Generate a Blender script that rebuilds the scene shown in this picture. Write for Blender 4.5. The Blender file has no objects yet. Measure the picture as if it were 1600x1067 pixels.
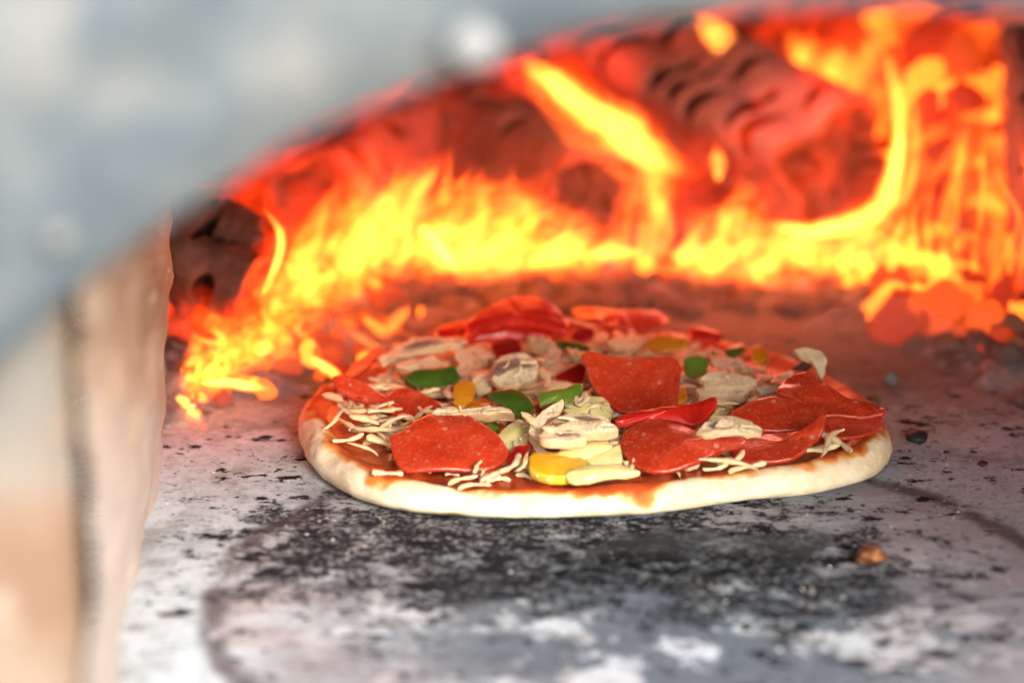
import bpy, bmesh, math, random
import numpy as np
from mathutils import Vector, Matrix, noise as mn

S = bpy.context.scene
COL = S.collection
rad = math.radians
rnd = random.Random(7)

# ------------------------------------------------------------------ camera
CAMZ, PITCH, FPX = 0.33, rad(17.0), 1600 * 85 / 36.0
cam_d = bpy.data.cameras.new("camera")
cam = bpy.data.objects.new("camera", cam_d)
COL.objects.link(cam)
cam.location = (0, 0, CAMZ)
cam.rotation_euler = (rad(90) - PITCH, 0, 0)
cam_d.lens, cam_d.sensor_width = 85, 36
cam_d.clip_start, cam_d.clip_end = 0.05, 200
cam_d.dof.use_dof = True
cam_d.dof.focus_distance = 0.955
cam_d.dof.aperture_fstop = 3.9
cam_d.dof.aperture_blades = 0
S.camera = cam

# ------------------------------------------------------------------ light
SUN_EL, SUN_AZ = rad(30), rad(152)          # azimuth measured from +Y, clockwise
W = bpy.data.worlds.new("World"); S.world = W; W.use_nodes = True
wn = W.node_tree; wn.nodes.clear()
sky = wn.nodes.new("ShaderNodeTexSky"); sky.sky_type = 'NISHITA'
sky.sun_disc = False; sky.sun_elevation = SUN_EL; sky.sun_rotation = SUN_AZ
sky.air_density = 1.0; sky.dust_density = 3.0; sky.ozone_density = 1.0
bg = wn.nodes.new("ShaderNodeBackground"); bg.inputs[1].default_value = 0.15
wo = wn.nodes.new("ShaderNodeOutputWorld")
wn.links.new(sky.outputs[0], bg.inputs[0]); wn.links.new(bg.outputs[0], wo.inputs[0])
sd = bpy.data.lights.new("sun", 'SUN'); sd.energy = 1.5; sd.angle = rad(22); sd.color = (1, 0.96, 0.91)
sun = bpy.data.objects.new("sun", sd); COL.objects.link(sun)
sv = Vector((math.sin(SUN_AZ) * math.cos(SUN_EL), math.cos(SUN_AZ) * math.cos(SUN_EL), math.sin(SUN_EL)))
sun.rotation_euler = sv.to_track_quat('Z', 'Y').to_euler()
S.view_settings.view_transform = 'Standard'
S.view_settings.look = 'None'
S.view_settings.exposure = 1.88
S.view_settings.gamma = 1
cy = S.cycles
cy.use_denoising = True
cy.max_bounces = 8; cy.diffuse_bounces = 2; cy.glossy_bounces = 2; cy.volume_bounces = 0
cy.transparent_max_bounces = 24
cy.volume_step_rate = 1.0; cy.volume_max_steps = 48
cy.sample_clamp_indirect = 8.0
cy.caustics_reflective = False; cy.caustics_refractive = False

# ------------------------------------------------------------------ pixel -> place
CP, SP = math.cos(PITCH), math.sin(PITCH)
def ray(px, py):
    u, v = (px - 800) / FPX, (533.5 - py) / FPX
    return Vector((u, CP + v * SP, -SP + v * CP))
def at(px, py, Y):                      # point on the ray at distance Y along the ground
    d = ray(px, py); t = Y / d.y
    return Vector((d.x * t, Y, CAMZ + d.z * t))
def flat(px, py, z=0.0):                # point on the ray at height z
    d = ray(px, py); t = (z - CAMZ) / d.z
    return Vector((d.x * t, d.y * t, z))
def px2m(p, Y):
    return p * (Y / CP) / FPX * 0.99

# ------------------------------------------------------------------ node helper
class NT:
    def __init__(s, name):
        s.m = bpy.data.materials.new(name); s.m.use_nodes = True
        s.t = s.m.node_tree; s.t.nodes.clear()
        s.out = s.t.nodes.new("ShaderNodeOutputMaterial")
        s.tc = None
    def n(s, typ, **kw):
        nd = s.t.nodes.new(typ)
        for k, v in kw.items(): setattr(nd, k, v)
        return nd
    def put(s, sock, v):
        if isinstance(v, bpy.types.NodeSocket): s.t.links.new(v, sock)
        elif v is not None:
            if isinstance(v, (tuple, list)) and len(v) == 3 and sock.type == 'RGBA': v = (*v, 1)
            sock.default_value = v
    def obj(s):
        if not s.tc: s.tc = s.n("ShaderNodeTexCoord")
        return s.tc.outputs['Object']
    def attr(s, name):
        a = s.n("ShaderNodeAttribute"); a.attribute_name = name
        return a.outputs['Fac']
    def mapping(s, vec, scale=(1, 1, 1), loc=(0, 0, 0), rot=(0, 0, 0)):
        m = s.n("ShaderNodeMapping"); s.put(m.inputs[0], vec)
        m.inputs['Location'].default_value = loc; m.inputs['Rotation'].default_value = rot; m.inputs['Scale'].default_value = scale
        return m.outputs[0]
    def noise(s, scale, detail=4, rough=0.55, vec=None, dist=0.0):
        nd = s.n("ShaderNodeTexNoise"); s.put(nd.inputs['Vector'], vec if vec is not None else s.obj())
        s.put(nd.inputs['Scale'], scale); nd.inputs['Detail'].default_value = detail
        nd.inputs['Roughness'].default_value = rough; nd.inputs['Distortion'].default_value = dist
        return nd.outputs['Fac']
    def vor(s, scale, feature='F1', vec=None, out='Distance', rnd=1.0):
        nd = s.n("ShaderNodeTexVoronoi"); nd.feature = feature
        s.put(nd.inputs['Vector'], vec if vec is not None else s.obj()); nd.inputs['Scale'].default_value = scale
        nd.inputs['Randomness'].default_value = rnd
        return nd.outputs[out]
    def math(s, op, a, b=None, c=None, clamp=False):
        nd = s.n("ShaderNodeMath", operation=op); nd.use_clamp = clamp
        s.put(nd.inputs[0], a)
        if b is not None: s.put(nd.inputs[1], b)
        if c is not None: s.put(nd.inputs[2], c)
        return nd.outputs[0]
    def step(s, v, a, b, smooth=True):
        nd = s.n("ShaderNodeMapRange"); nd.interpolation_type = 'SMOOTHSTEP' if smooth else 'LINEAR'
        s.put(nd.inputs[0], v); nd.inputs[1].default_value = a; nd.inputs[2].default_value = b
        return nd.outputs[0]
    def mix(s, f, a, b, mode='MIX'):
        nd = s.n("ShaderNodeMix", data_type='RGBA', blend_type=mode)
        s.put(nd.inputs[0], f); s.put(nd.inputs[6], a); s.put(nd.inputs[7], b)
        return nd.outputs[2]
    def ramp(s, f, stops):
        nd = s.n("ShaderNodeValToRGB"); s.put(nd.inputs[0], f)
        cr = nd.color_ramp
        while len(cr.elements) < len(stops): cr.elements.new(0.5)
        for e, (p, c) in zip(cr.elements, stops): e.position = p; e.color = (*c, 1)
        return nd.outputs[0]
    def bump(s, h, strength=0.5, dist=0.001):
        nd = s.n("ShaderNodeBump"); nd.inputs['Strength'].default_value = strength; nd.inputs['Distance'].default_value = dist
        s.put(nd.inputs['Height'], h); return nd.outputs[0]
    def pbr(s, color, rough=0.6, normal=None, sss=0, sssr=(1, .3, .1), sssscale=0.004, emit=None, estr=None, coat=0, metal=0, spec=None, coatr=0.15):
        p = s.n("ShaderNodeBsdfPrincipled")
        s.put(p.inputs['Base Color'], color); s.put(p.inputs['Roughness'], rough); s.put(p.inputs['Normal'], normal)
        s.put(p.inputs['Metallic'], metal)
        if spec is not None: s.put(p.inputs['Specular IOR Level'], spec)
        if sss:
            p.inputs['Subsurface Weight'].default_value = sss; p.inputs['Subsurface Radius'].default_value = sssr
            p.inputs['Subsurface Scale'].default_value = sssscale
        if coat: s.put(p.inputs['Coat Weight'], coat); p.inputs['Coat Roughness'].default_value = coatr
        if emit is not None: s.put(p.inputs['Emission Color'], emit); s.put(p.inputs['Emission Strength'], estr)
        s.t.links.new(p.outputs[0], s.out.inputs['Surface'])
        return s.m

# ------------------------------------------------------------------ object helper
def tag(o, label=None, cat=None, group=None, kind=None):
    if label: o['label'] = label
    if cat: o['category'] = cat
    if group: o['group'] = group
    if kind: o['kind'] = kind
    return o
def mesh(name, verts, faces, mat=None, parent=None, loc=None, smooth=True, attrs=None, rot=None):
    me = bpy.data.meshes.new(name)
    me.from_pydata([tuple(v) for v in verts], [], faces); me.update()
    if smooth: me.polygons.foreach_set("use_smooth", [True] * len(me.polygons))
    if attrs:
        for k, vals in attrs.items():
            a = me.attributes.new(k, 'FLOAT', 'POINT'); a.data.foreach_set("value", [float(x) for x in vals])
    if mat:
        for mm in (mat if isinstance(mat, (list, tuple)) else [mat]): me.materials.append(mm)
    o = bpy.data.objects.new(name, me); COL.objects.link(o)
    if parent is not None: o.parent = parent
    if loc is not None: o.location = loc
    if rot is not None: o.rotation_euler = rot
    return o
def empty(name, loc=(0, 0, 0)):
    o = bpy.data.objects.new(name, None); COL.objects.link(o); o.location = loc; o.empty_display_size = 0.02
    return o
def grid_faces(nu, nv, wrap_u=False, wrap_v=False):
    f = []
    for i in range(nu if wrap_u else nu - 1):
        for j in range(nv if wrap_v else nv - 1):
            a, b = i, (i + 1) % nu; c, d = j, (j + 1) % nv
            f.append((a * nv + c, b * nv + c, b * nv + d, a * nv + d))
    return f
def nz(p, sc, off=0.0):
    return mn.noise(Vector((p[0] * sc + off, p[1] * sc + off * 1.7, p[2] * sc - off)))
def fbm(p, sc, oct=4, off=0.0):
    return mn.fractal(Vector((p[0] * sc + off, p[1] * sc + off * 1.3, p[2] * sc - off)), 0.9, 2.1, oct)
def hide_backfaces(o): return o
def lerp(a, b, t): return a + (b - a) * t
def sstep(a, b, x):
    t = min(1, max(0, (x - a) / (b - a))); return t * t * (3 - 2 * t)
def catmull(pts, n):
    pts = [np.array(p, float) for p in pts]
    P = [2 * pts[0] - pts[1]] + pts + [2 * pts[-1] - pts[-2]]
    out = []
    for k in range(n):
        s = k / (n - 1) * (len(pts) - 1); i = min(int(s), len(pts) - 2); t = s - i
        a, b, c, d = P[i], P[i + 1], P[i + 2], P[i + 3]
        out.append(0.5 * ((2 * b) + (-a + c) * t + (2 * a - 5 * b + 4 * c - d) * t * t + (-a + 3 * b - 3 * c + d) * t ** 3))
    return out

# ================================================================== THE OVEN
AX = Vector((-0.078, 1, 0)).normalized()      # direction the oven mouth runs into the oven
AL = Vector((AX.y, -AX.x, 0))                 # to the right, along the mouth

def m_floor():
    t = NT("oven_stone")
    P = t.obj()
    sp = flat(900, 855); sp2 = flat(1080, 985); rc = flat(1010, 925); rr0 = (flat(316, 925) - rc).length
    def dist(c, sx=1, sy=1):
        m = t.mapping(P, scale=(sx, sy, 0), loc=(-c.x * sx, -c.y * sy, 0))
        l = t.n("ShaderNodeVectorMath", operation='LENGTH'); t.put(l.inputs[0], m); return l.outputs['Value']
    lo = t.noise(9, 5, 0.6); mid = t.noise(34, 8, 0.68); hi = t.noise(210, 8, 0.74); fine = t.noise(700, 3, 0.6)
    base = t.ramp(lo, [(0.30, (0.34, 0.375, 0.39)), (0.48, (0.43, 0.50, 0.56)), (0.66, (0.53, 0.61, 0.69))])
    base = t.mix(t.math('MULTIPLY', t.step(hi, 0.42, 0.62), .45), base, (0.60, 0.67, 0.73))
    base = t.mix(t.math('MULTIPLY', t.step(t.noise(260, 6, .72, vec=t.mapping(P, (1, 1, 1), (9, 4, 0))), .52, .66), .55), base, (0.16, 0.155, 0.15))
    base = t.mix(t.math('MULTIPLY', t.step(mid, 0.47, 0.66), 0.65), base, (0.20, 0.195, 0.19))
    # pinkish clay stain inside the old pan mark
    dr = t.math('ADD', dist(rc), t.math('MULTIPLY', t.math('SUBTRACT', t.noise(20, 3), 0.5), 0.012))
    inside = t.step(dr, rr0 + .002, rr0 - .006)
    pinkn = t.math('MULTIPLY', inside, t.step(dr, rr0 - 0.13, rr0 - 0.02))
    base = t.mix(t.math('MULTIPLY', pinkn, t.step(t.noise(30, 6, .65, vec=t.mapping(P, (0.5, 1.6, 1))), .3, .62)), base, (0.35, 0.32, 0.345))
    ringd = t.math('ABSOLUTE', t.math('SUBTRACT', dr, rr0 - 0.004))
    ring = t.math('MULTIPLY', t.step(ringd, 0.008, 0.0015), t.step(t.noise(55, 5, .7), .34, .54))
    # soot
    reg = t.step(dist(sp, 0.60, 1.15), 0.135, 0.02)
    big = t.noise(11, 3, .5, vec=t.mapping(P, (1, 1, 1), (2.2, 4.1, 0)))
    n_a = t.noise(40, 14, 0.78, vec=t.mapping(P, (.9, 1.1, 1)), dist=0.25)
    n_b = t.noise(105, 12, 0.76, vec=t.mapping(P, (0.8, 1.2, 1), (3, 1, 0)), dist=0.3)
    f_a = t.math('ADD', n_a, t.math('ADD', t.math('MULTIPLY', t.math('SUBTRACT', reg, .12), .20), t.math('MULTIPLY', t.math('SUBTRACT', big, .05), .22)))
    halo = t.step(f_a, .63, .76)
    soot = t.step(f_a, .695, .72)
    soot2 = t.step(t.math('ADD', n_b, t.math('ADD', t.math('MULTIPLY', reg, .10), t.math('MULTIPLY', big, .16))), 0.675, 0.71)
    grey = t.math('MULTIPLY', t.step(dist(sp2, 0.8, 1.3), 0.15, 0.04), t.step(t.noise(18, 12, .74, vec=t.mapping(P, (1, 1, 1), (7, 2, 0))), .43, .475))
    col = t.mix(t.math('MULTIPLY', halo, .5), base, (0.13, 0.125, 0.12))
    col = t.mix(t.math('MULTIPLY', grey, 0.9), col, t.mix(hi, (0.045, 0.06, 0.08), (0.10, 0.125, 0.155)))
    col = t.mix(t.math('MULTIPLY', soot, t.step(t.noise(420, 5, .7), 0.62, 0.44)), col, (0.022, 0.024, 0.030))
    col = t.mix(soot2, col, (0.017, 0.018, 0.023))
    col = t.mix(t.math('MULTIPLY', ring, 0.8), col, (0.07, 0.055, 0.06))
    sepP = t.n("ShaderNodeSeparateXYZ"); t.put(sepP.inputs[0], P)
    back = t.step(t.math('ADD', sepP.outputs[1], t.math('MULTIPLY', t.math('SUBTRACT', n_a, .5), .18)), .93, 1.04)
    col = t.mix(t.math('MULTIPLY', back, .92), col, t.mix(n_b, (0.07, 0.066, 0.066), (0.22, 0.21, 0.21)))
    fl = t.step(t.math('ADD', t.noise(70, 9, .7, vec=t.mapping(P, (.7, 1.2, 1), (6, 3, 0))), t.math('MULTIPLY', t.noise(13, 2, vec=t.mapping(P, (1, 1, 1), (8, 1, 0))), .30)), .748, .765)
    col = t.mix(fl, col, (0.014, 0.015, 0.018))
    # fine white crack lines and ash specks
    wv = t.n("ShaderNodeVectorMath", operation='ADD'); t.put(wv.inputs[0], P)
    nc = t.n("ShaderNodeTexNoise"); nc.inputs['Scale'].default_value = 90; nc.inputs['Detail'].default_value = 6; t.put(nc.inputs['Vector'], P)
    sc = t.n("ShaderNodeVectorMath", operation='SCALE'); sc.inputs['Scale'].default_value = 0.022; t.put(sc.inputs[0], nc.outputs['Color']); t.put(wv.inputs[1], sc.outputs[0])
    ce = t.vor(9, 'DISTANCE_TO_EDGE', vec=wv.outputs[0])
    crack = t.math('MULTIPLY', t.step(ce, 0.006, 0.001), t.step(t.noise(22, 4), .53, .62))
    col = t.mix(t.math('MULTIPLY', crack, 0.7), col, (0.62, 0.61, 0.58))
    sk = t.math('MULTIPLY', t.step(t.vor(150), 0.16, 0.06), t.step(t.noise(25, 2), .5, .66))
    col = t.mix(sk, col, (0.66, 0.65, 0.63))
    bk = t.math('MULTIPLY', t.step(t.vor(90, vec=t.mapping(P, (1, 1, 1), (.3, .1, 0))), 0.20, 0.08), t.step(t.noise(18, 2, vec=t.mapping(P, (1, 1, 1), (5, 0, 0))), .52, .6))
    col = t.mix(bk, col, (0.018, 0.018, 0.02))
    h = t.math('ADD', t.math('MULTIPLY', hi, 0.6), t.math('ADD', t.math('MULTIPLY', fine, 0.3), t.math('MULTIPLY', soot, -0.3)))
    return t.pbr(col, t.math('MULTIPLY_ADD', mid, .2, .8), t.bump(h, 0.7, 0.0014), spec=0.06)

# floor slab: gently uneven sheet with a front edge
nx, ny = 110, 170
X0, X1, Y0, Y1 = -0.55, 0.62, 0.42, 2.35
v = []
for i in range(nx):
    for j in range(ny):
        x = lerp(X0, X1, i / (nx - 1)); y = lerp(Y0, Y1, j / (ny - 1))
        z = 0.0012 * fbm((x, y, 0), 9, 3) - 0.0016
        v.append((x, y, min(z, -0.0002)))
f = grid_faces(nx, ny)
b = len(v)
v += [(X0, Y0, -.06), (X1, Y0, -.06), (X1, Y1, -.06), (X0, Y1, -.06)]
f.append((b, b + 3, b + 2, b + 1))
for i in range(nx - 1): f.append((i * ny, (i + 1) * ny, b + 1, b) if i == nx // 2 else (i * ny, (i + 1) * ny, b + (1 if i > nx // 2 else 0)))
FLOOR = mesh("oven_floor", v, f, m_floor()); tag(FLOOR, kind='structure')

def m_brown():
    t = NT("rough_fireclay")
    PJ = t.mapping(t.obj(), (1, .2, 1))
    n1 = t.noise(34, 8, .68, vec=PJ); n2 = t.noise(120, 6, .72, vec=PJ); n3 = t.noise(9, 4)
    sep = t.n("ShaderNodeSeparateXYZ"); t.put(sep.inputs[0], t.obj())
    near = t.math('MULTIPLY_ADD', sep.outputs[1], .30, sep.outputs[2])
    low = t.step(t.math('ADD', near, t.math('MULTIPLY', t.math('SUBTRACT', n1, .5), .14)), 0.095, 0.055)
    c = t.ramp(n1, [(0.3, (0.17, 0.10, 0.06)), (.5, (0.34, 0.235, 0.165)), (.68, (0.48, 0.40, 0.34))])
    c = t.mix(t.step(n2, .58, .72), c, (0.60, 0.55, 0.47))
    c = t.mix(t.math('MULTIPLY', low, .85), c, (0.42, 0.38, 0.355))
    c = t.mix(t.step(t.noise(45, 5, .6, vec=t.mapping(PJ, (1, 1, 1), (4, 4, 4))), .64, .70), c, (0.05, 0.035, 0.025))
    return t.pbr(c, .85, t.bump(t.math('ADD', n1, t.math('MULTIPLY', n2, .5)), .7, .004), spec=.2)
MB_BROWN = m_brown()

MJOINT_SHADE = NT("joint_shade_brown"); MJOINT_SHADE = MJOINT_SHADE.pbr((.19, .145, .11), .9)
def m_front():
    t = NT("pier_front_render")
    n1 = t.noise(14, 6, .6); n2 = t.noise(60, 6, .7)
    c = t.ramp(n1, [(0.32, (0.13, 0.078, 0.052)), (.5, (0.17, 0.115, 0.08)), (.68, (0.21, 0.17, 0.135))])
    c = t.mix(t.step(n2, .55, .7), c, (0.24, 0.205, 0.17))
    sp_ = t.n("ShaderNodeSeparateXYZ"); t.put(sp_.inputs[0], t.obj())
    c = t.mix(t.math('MULTIPLY', t.step(t.math('ADD', sp_.outputs[2], t.math('MULTIPLY', t.math('SUBTRACT', n1, .5), .12)), .095, .165), .9), c, (0.15, 0.152, 0.148))
    return t.pbr(c, .85, t.bump(n2, .6, .003), spec=.2)

# jamb of the oven mouth at the left: inner face, far end face and front face
far_b = flat(266, 700, 0); FAR = far_b
near_b = FAR - AX * 0.36
JT = 0.155
jam = empty("door_jamb", (FAR + near_b) / 2 - AL * 0.06)
tag(jam, "rough brown fireclay jamb at the left of the oven mouth, whitened near the floor", "door jamb")
def jamb_mesh():
    vs, fs = [], []
    nu, nv = 90, 36
    for i in range(nu):
        for j in range(nv):
            s = i / (nu - 1); h = j / (nv - 1)
            p = near_b.lerp(FAR, s) + Vector((0, 0, h * (JT + 0.05) - 0.004))
            d = 0.0035 * fbm(p, 13, 4, 3) + 0.0022 * fbm((p.x, p.y * .4, p.z), 70, 4) - .004 * max(0, fbm((p.x, p.y * .4, p.z), 45, 3, 7) - .25)
            edge = max(0, s - 0.93) / 0.07
            p = p + AX * edge * (.012 * fbm((0, 0, p.z), 36, 5, 2) + .005 * fbm((0, 0, p.z), 120, 3, 2)) + AL * edge * .004 * fbm(p, 90, 3, 4)
            p = p + AL * (d - 0.006 * edge ** 3) - AL * 0.005 * sstep(0.25, 0, h) + AL * .006 * sstep(.15, .55, h)
            vs.append(p)
    fs = grid_faces(nu, nv)
    # far end face going left and a back so that the block is solid
    b0 = len(vs)
    nw = 14
    for k in range(nw):
        for j in range(nv):
            h = j / (nv - 1)
            q = FAR - AL * (0.006 + 0.11 * (k + 1) / nw) + Vector((0, 0, h * (JT + 0.05) - 0.004)) + AX * 0.004 * fbm((k * .01, h, 1), 8, 3)
            vs.append(q)
    def idx(k, j): return (nu - 1) * nv + j if k < 0 else b0 + k * nv + j
    for k in range(-1, nw - 1):
        for j in range(nv - 1):
            fs.append((idx(k, j), idx(k + 1, j), idx(k + 1, j + 1), idx(k, j + 1)))
    return vs, fs
vs, fs = jamb_mesh()
cw = jam.location
mesh("jamb_face", [p - cw for p in vs], fs, MB_BROWN, jam)
vs = []
nu, nv = 30, 34
fr = near_b
for i in range(nu):
    for j in range(nv):
        s, h = i / (nu - 1), j / (nv - 1)
        p = fr - AL * (s * 0.30 + 0.0022) + Vector((0, 0, h * 0.30 - 0.09)) - AX * (0.002 + 0.003 * fbm((s, h, 0), 9, 4) - 0.008 * (1 - sstep(0, .05, s)))
        vs.append(p - cw)
MB_FRONT = m_front()
mesh("pier_front", vs, grid_faces(nu, nv), MB_FRONT, jam)
vs = []                                       # strip coloured for the shade in the gap between the two
for i in range(3):
    for j in range(12):
        p = fr - AL * (i * .004 - .001) + AX * .007 + Vector((0, 0, j / 11 * .17 + .125)); vs.append(p - cw)
mesh("joint_shade", vs, grid_faces(3, 12), MJOINT_SHADE, jam)
vs = []                                       # mortar that closes the joint lower down
for i in range(3):
    for j in range(16):
        p = fr - AL * (i * .004 - .001) + AX * .005 + Vector((0, 0, j / 15 * .215 - .09)); vs.append(p - cw)
mesh("mortar", vs, grid_faces(3, 16), MB_FRONT, jam)

# steel arch plate over the mouth
def m_steel():
    t = NT("weathered_galvanised_steel")
    n1 = t.noise(24, 5, .62); n2 = t.noise(45, 6, .65)
    c = t.ramp(n1, [(.32, (0.06, 0.083, 0.104)), (.48, (0.095, 0.122, 0.138)), (.64, (0.175, 0.184, 0.182))])
    c = t.mix(t.step(n2, .6, .8), c, (0.24, 0.22, 0.2))
    return t.pbr(c, t.step(n2, -.2, 1.2), t.bump(n2, .2, .002), metal=0.25, spec=.5)
MSTEEL = m_steel()
YF = 0.53                                     # distance of the front plane
org = at(1350, 1910, YF); RIN = px2m(1900, YF); ROUT = px2m(2330, YF)
def front_pt(px, py, off=0.0):
    p = at(px, py, YF); return p
arch = empty("oven_arch", org); tag(arch, "curved grey steel arch plate framing the top of the oven mouth", "oven arch")
vs = []
na = 80
prof = [(1915, .008), (1902, .006), (1900, 0.004), (1915, 0), (2000, -.0005), (2200, -.0005), (2390, 0), (2410, .003), (2410, .03)]
def plate(a, r):                              # the arch is a circle seen from here, laid out in its own upright plane
    p = at(1350 + math.cos(a) * r, 1910 - math.sin(a) * r, YF)
    return p + AX * 0
for i in range(na):
    a = lerp(rad(178), rad(35), i / (na - 1))
    for r, d in prof:
        rr = r + 6 * nz((math.cos(a), math.sin(a), 0), 9) * (1 if r < 1930 else 0)
        vs.append(plate(a, rr) - org + AX * d)
mesh("arch_plate", vs, grid_faces(na, len(prof)), MSTEEL, arch)
# sun glint and a faint highlight on the plate, shaped as pale blobs
def m_simple(name, c, r=.7, **k):
    t = NT(name); n = t.noise(60, 5, .6)
    cc = t.mix(t.step(n, .3, .7), tuple(x * .8 for x in c), c)
    return t.pbr(cc, r, t.bump(n, .3, .001), **k)
MCHAR = m_simple("charcoal", (.02, .02, .024), .6)
MWHITE = m_simple("white_glint_and_ash", (.21, .22, .225), .8)
MPALE = m_simple("faint_highlight", (.17, .175, .175), .7)
def blob(name, p, rx, ry, rz, mat, parent=None, amp=.2, sc=60, seed=0, seg=14, ring=9, base=None, attrs=False):
    vs = []
    for j in range(ring):
        th = math.pi * j / (ring - 1)
        for i in range(seg):
            ph = 2 * math.pi * i / seg
            d = Vector((math.sin(th) * math.cos(ph), math.sin(th) * math.sin(ph), math.cos(th)))
            k = 1 + amp * fbm(d, 1.3, 3, seed)
            vs.append((d.x * rx * k, d.y * ry * k, d.z * rz * k))
    fs = [(j * seg + i, (j + 1) * seg + i, (j + 1) * seg + (i + 1) % seg, j * seg + (i + 1) % seg) for j in range(ring - 1) for i in range(seg)]
    return mesh(name, vs, fs, mat, parent, p)
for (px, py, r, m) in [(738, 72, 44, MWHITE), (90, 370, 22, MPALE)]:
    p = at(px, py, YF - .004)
    blob("plate_highlight", p - org, px2m(r, YF), .003, px2m(r * .8, YF), m, arch, .12, seed=px)

# cream rendered front around the arch and the body of the oven that shuts the daylight out
MCREAM = m_simple("cream_render", (.40, .36, .29), .85)
shell = empty("oven_facade", org + AX * .02); tag(shell, "cream rendered front of the oven around the steel arch", "facade")
vs = []; na = 60
for i in range(na):
    a = lerp(rad(180), rad(0), i / (na - 1))
    for r in (2300, 2700, 3600):
        vs.append(plate(a, r) - org + AX * (.002 * nz((a * 3, r * 20, 0), 2)))
mesh("front_render", vs, grid_faces(na, 3), MCREAM, shell)

def m_soot():
    t = NT("sooty_firebrick")
    n1 = t.noise(10, 6, .6); n2 = t.noise(70, 5, .6)
    c = t.ramp(n1, [(.3, (.03, .024, .02)), (.5, (.11, .07, .05)), (.7, (.22, .13, .09))])
    return t.pbr(c, .9, t.bump(n2, .6, .004), spec=.15)
MSOOT = m_soot()
# vault: barrel from the mouth back to the rear wall
vs = []; na, nl = 48, 26
cx0 = org + AX * 0.10
for k in range(nl):
    s = k / (nl - 1)
    c = cx0 + AX * (s * 1.62)
    wide = sstep(0.1, .28, s)
    for i in range(na):
        a = lerp(math.pi * 1.0, 0, i / (na - 1))
        hw = lerp(.30, .44, wide)
        x = math.cos(a) * hw + 0.07 * wide - AL.dot(cx0) * 0
        zt = lerp(.30, .38, wide)
        z = math.sin(a) ** .7 * (zt + .02) - .02
        if wide < .02:                        # over the mouth follow the plate
            z = max(z, -.02)
        p = Vector((c.x, c.y, 0)) + AL * x + Vector((0, 0, z))
        vs.append(p + Vector((0, 0, .004 * fbm(p, 14, 3))))
VAULT = mesh("oven_vault", vs, grid_faces(nl, na), MSOOT); tag(VAULT, kind='structure')
vs = []; nu, nv = 40, 20
for i in range(nu):
    for j in range(nv):
        s, h = i / (nu - 1), j / (nv - 1)
        p = Vector((lerp(-.62, .52, s), 1.93 + .03 * fbm((s, h, 0), 3, 3), -.02 + h * .45)); vs.append(p)
BACK = mesh("back_wall", vs, grid_faces(nu, nv), MSOOT); tag(BACK, kind='structure')
vs = []                                       # pier at the right of the mouth, just out of the frame
pr = org + AL * .235; pr.z = 0
for s in range(16):
    for h in range(10):
        p = pr + AX * (s / 15 * .42) + Vector((0, 0, h / 9 * .3 - .02)); p += AL * .004 * fbm(p, 22, 4); vs.append(p - pr)
mesh_r = mesh("right_wall", vs, grid_faces(16, 10), MB_BROWN, None, pr); tag(mesh_r, kind='structure')

# ================================================================== THE PIZZA
outl = [(461, 645, .007), (468, 680, .006), (485, 715, .005), (520, 750, .004), (570, 778, .003), (640, 797, .002), (720, 804, .002), (800, 806, .002), (880, 805, .002),
        (960, 803, .002), (1040, 797, .002), (1100, 788, .002), (1160, 778, .002), (1220, 774, .002), (1270, 766, .003), (1320, 753, .003), (1360, 740, .004), (1385, 722, .005),
        (1394, 700, .007), (1392, 678, .009), (1375, 645, .012), (1340, 612, .012), (1290, 583, .012), (1240, 558, .012), (1180, 537, .012), (1100, 518, .012), (1000, 506, .012),
        (900, 500, .012), (800, 503, .012), (700, 518, .012), (620, 542, .012), (560, 570, .012), (500, 605, .011), (472, 626, .009)]
PC = flat(930, 645, 0)
ang, rads = [], []
for (px, py, z) in outl:
    q = flat(px, py, z) - PC; ang.append(math.atan2(q.y, q.x)); rads.append(math.hypot(q.x, q.y))
o_ = np.argsort(ang); ang = np.array(ang)[o_]; rads = np.array(rads)[o_]
ang3 = np.concatenate([ang - 2 * np.pi, ang, ang + 2 * np.pi]); rads3 = np.tile(rads, 3)
NA = 288
th = np.linspace(-np.pi, np.pi, NA, endpoint=False)
Rf = np.interp(th, ang3, rads3)
ker = np.exp(-np.arange(-6, 7) ** 2 / 12.); ker /= ker.sum()
Rf = np.convolve(np.concatenate([Rf[-6:], Rf, Rf[:6]]), ker, 'valid')
def Rat(a): return float(np.interp((a + math.pi) % (2 * math.pi) - math.pi, th, Rf))
def hrim(a):                                   # rim height round the pizza
    k = [(-180, .0125), (-150, .0125), (-120, .0105), (-90, .0097), (-60, .0105), (-35, .0138), (-15, .0165), (0, .0140), (30, .011), (90, .011), (140, .011), (180, .0125)]
    d = math.degrees(a)
    return float(np.interp(d, [x for x, _ in k], [y for _, y in k]))
pizza = empty("pizza", PC)
tag(pizza, "unbaked pizza with pepperoni, mushrooms, peppers and grated cheese on the oven floor", "pizza")

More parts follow.
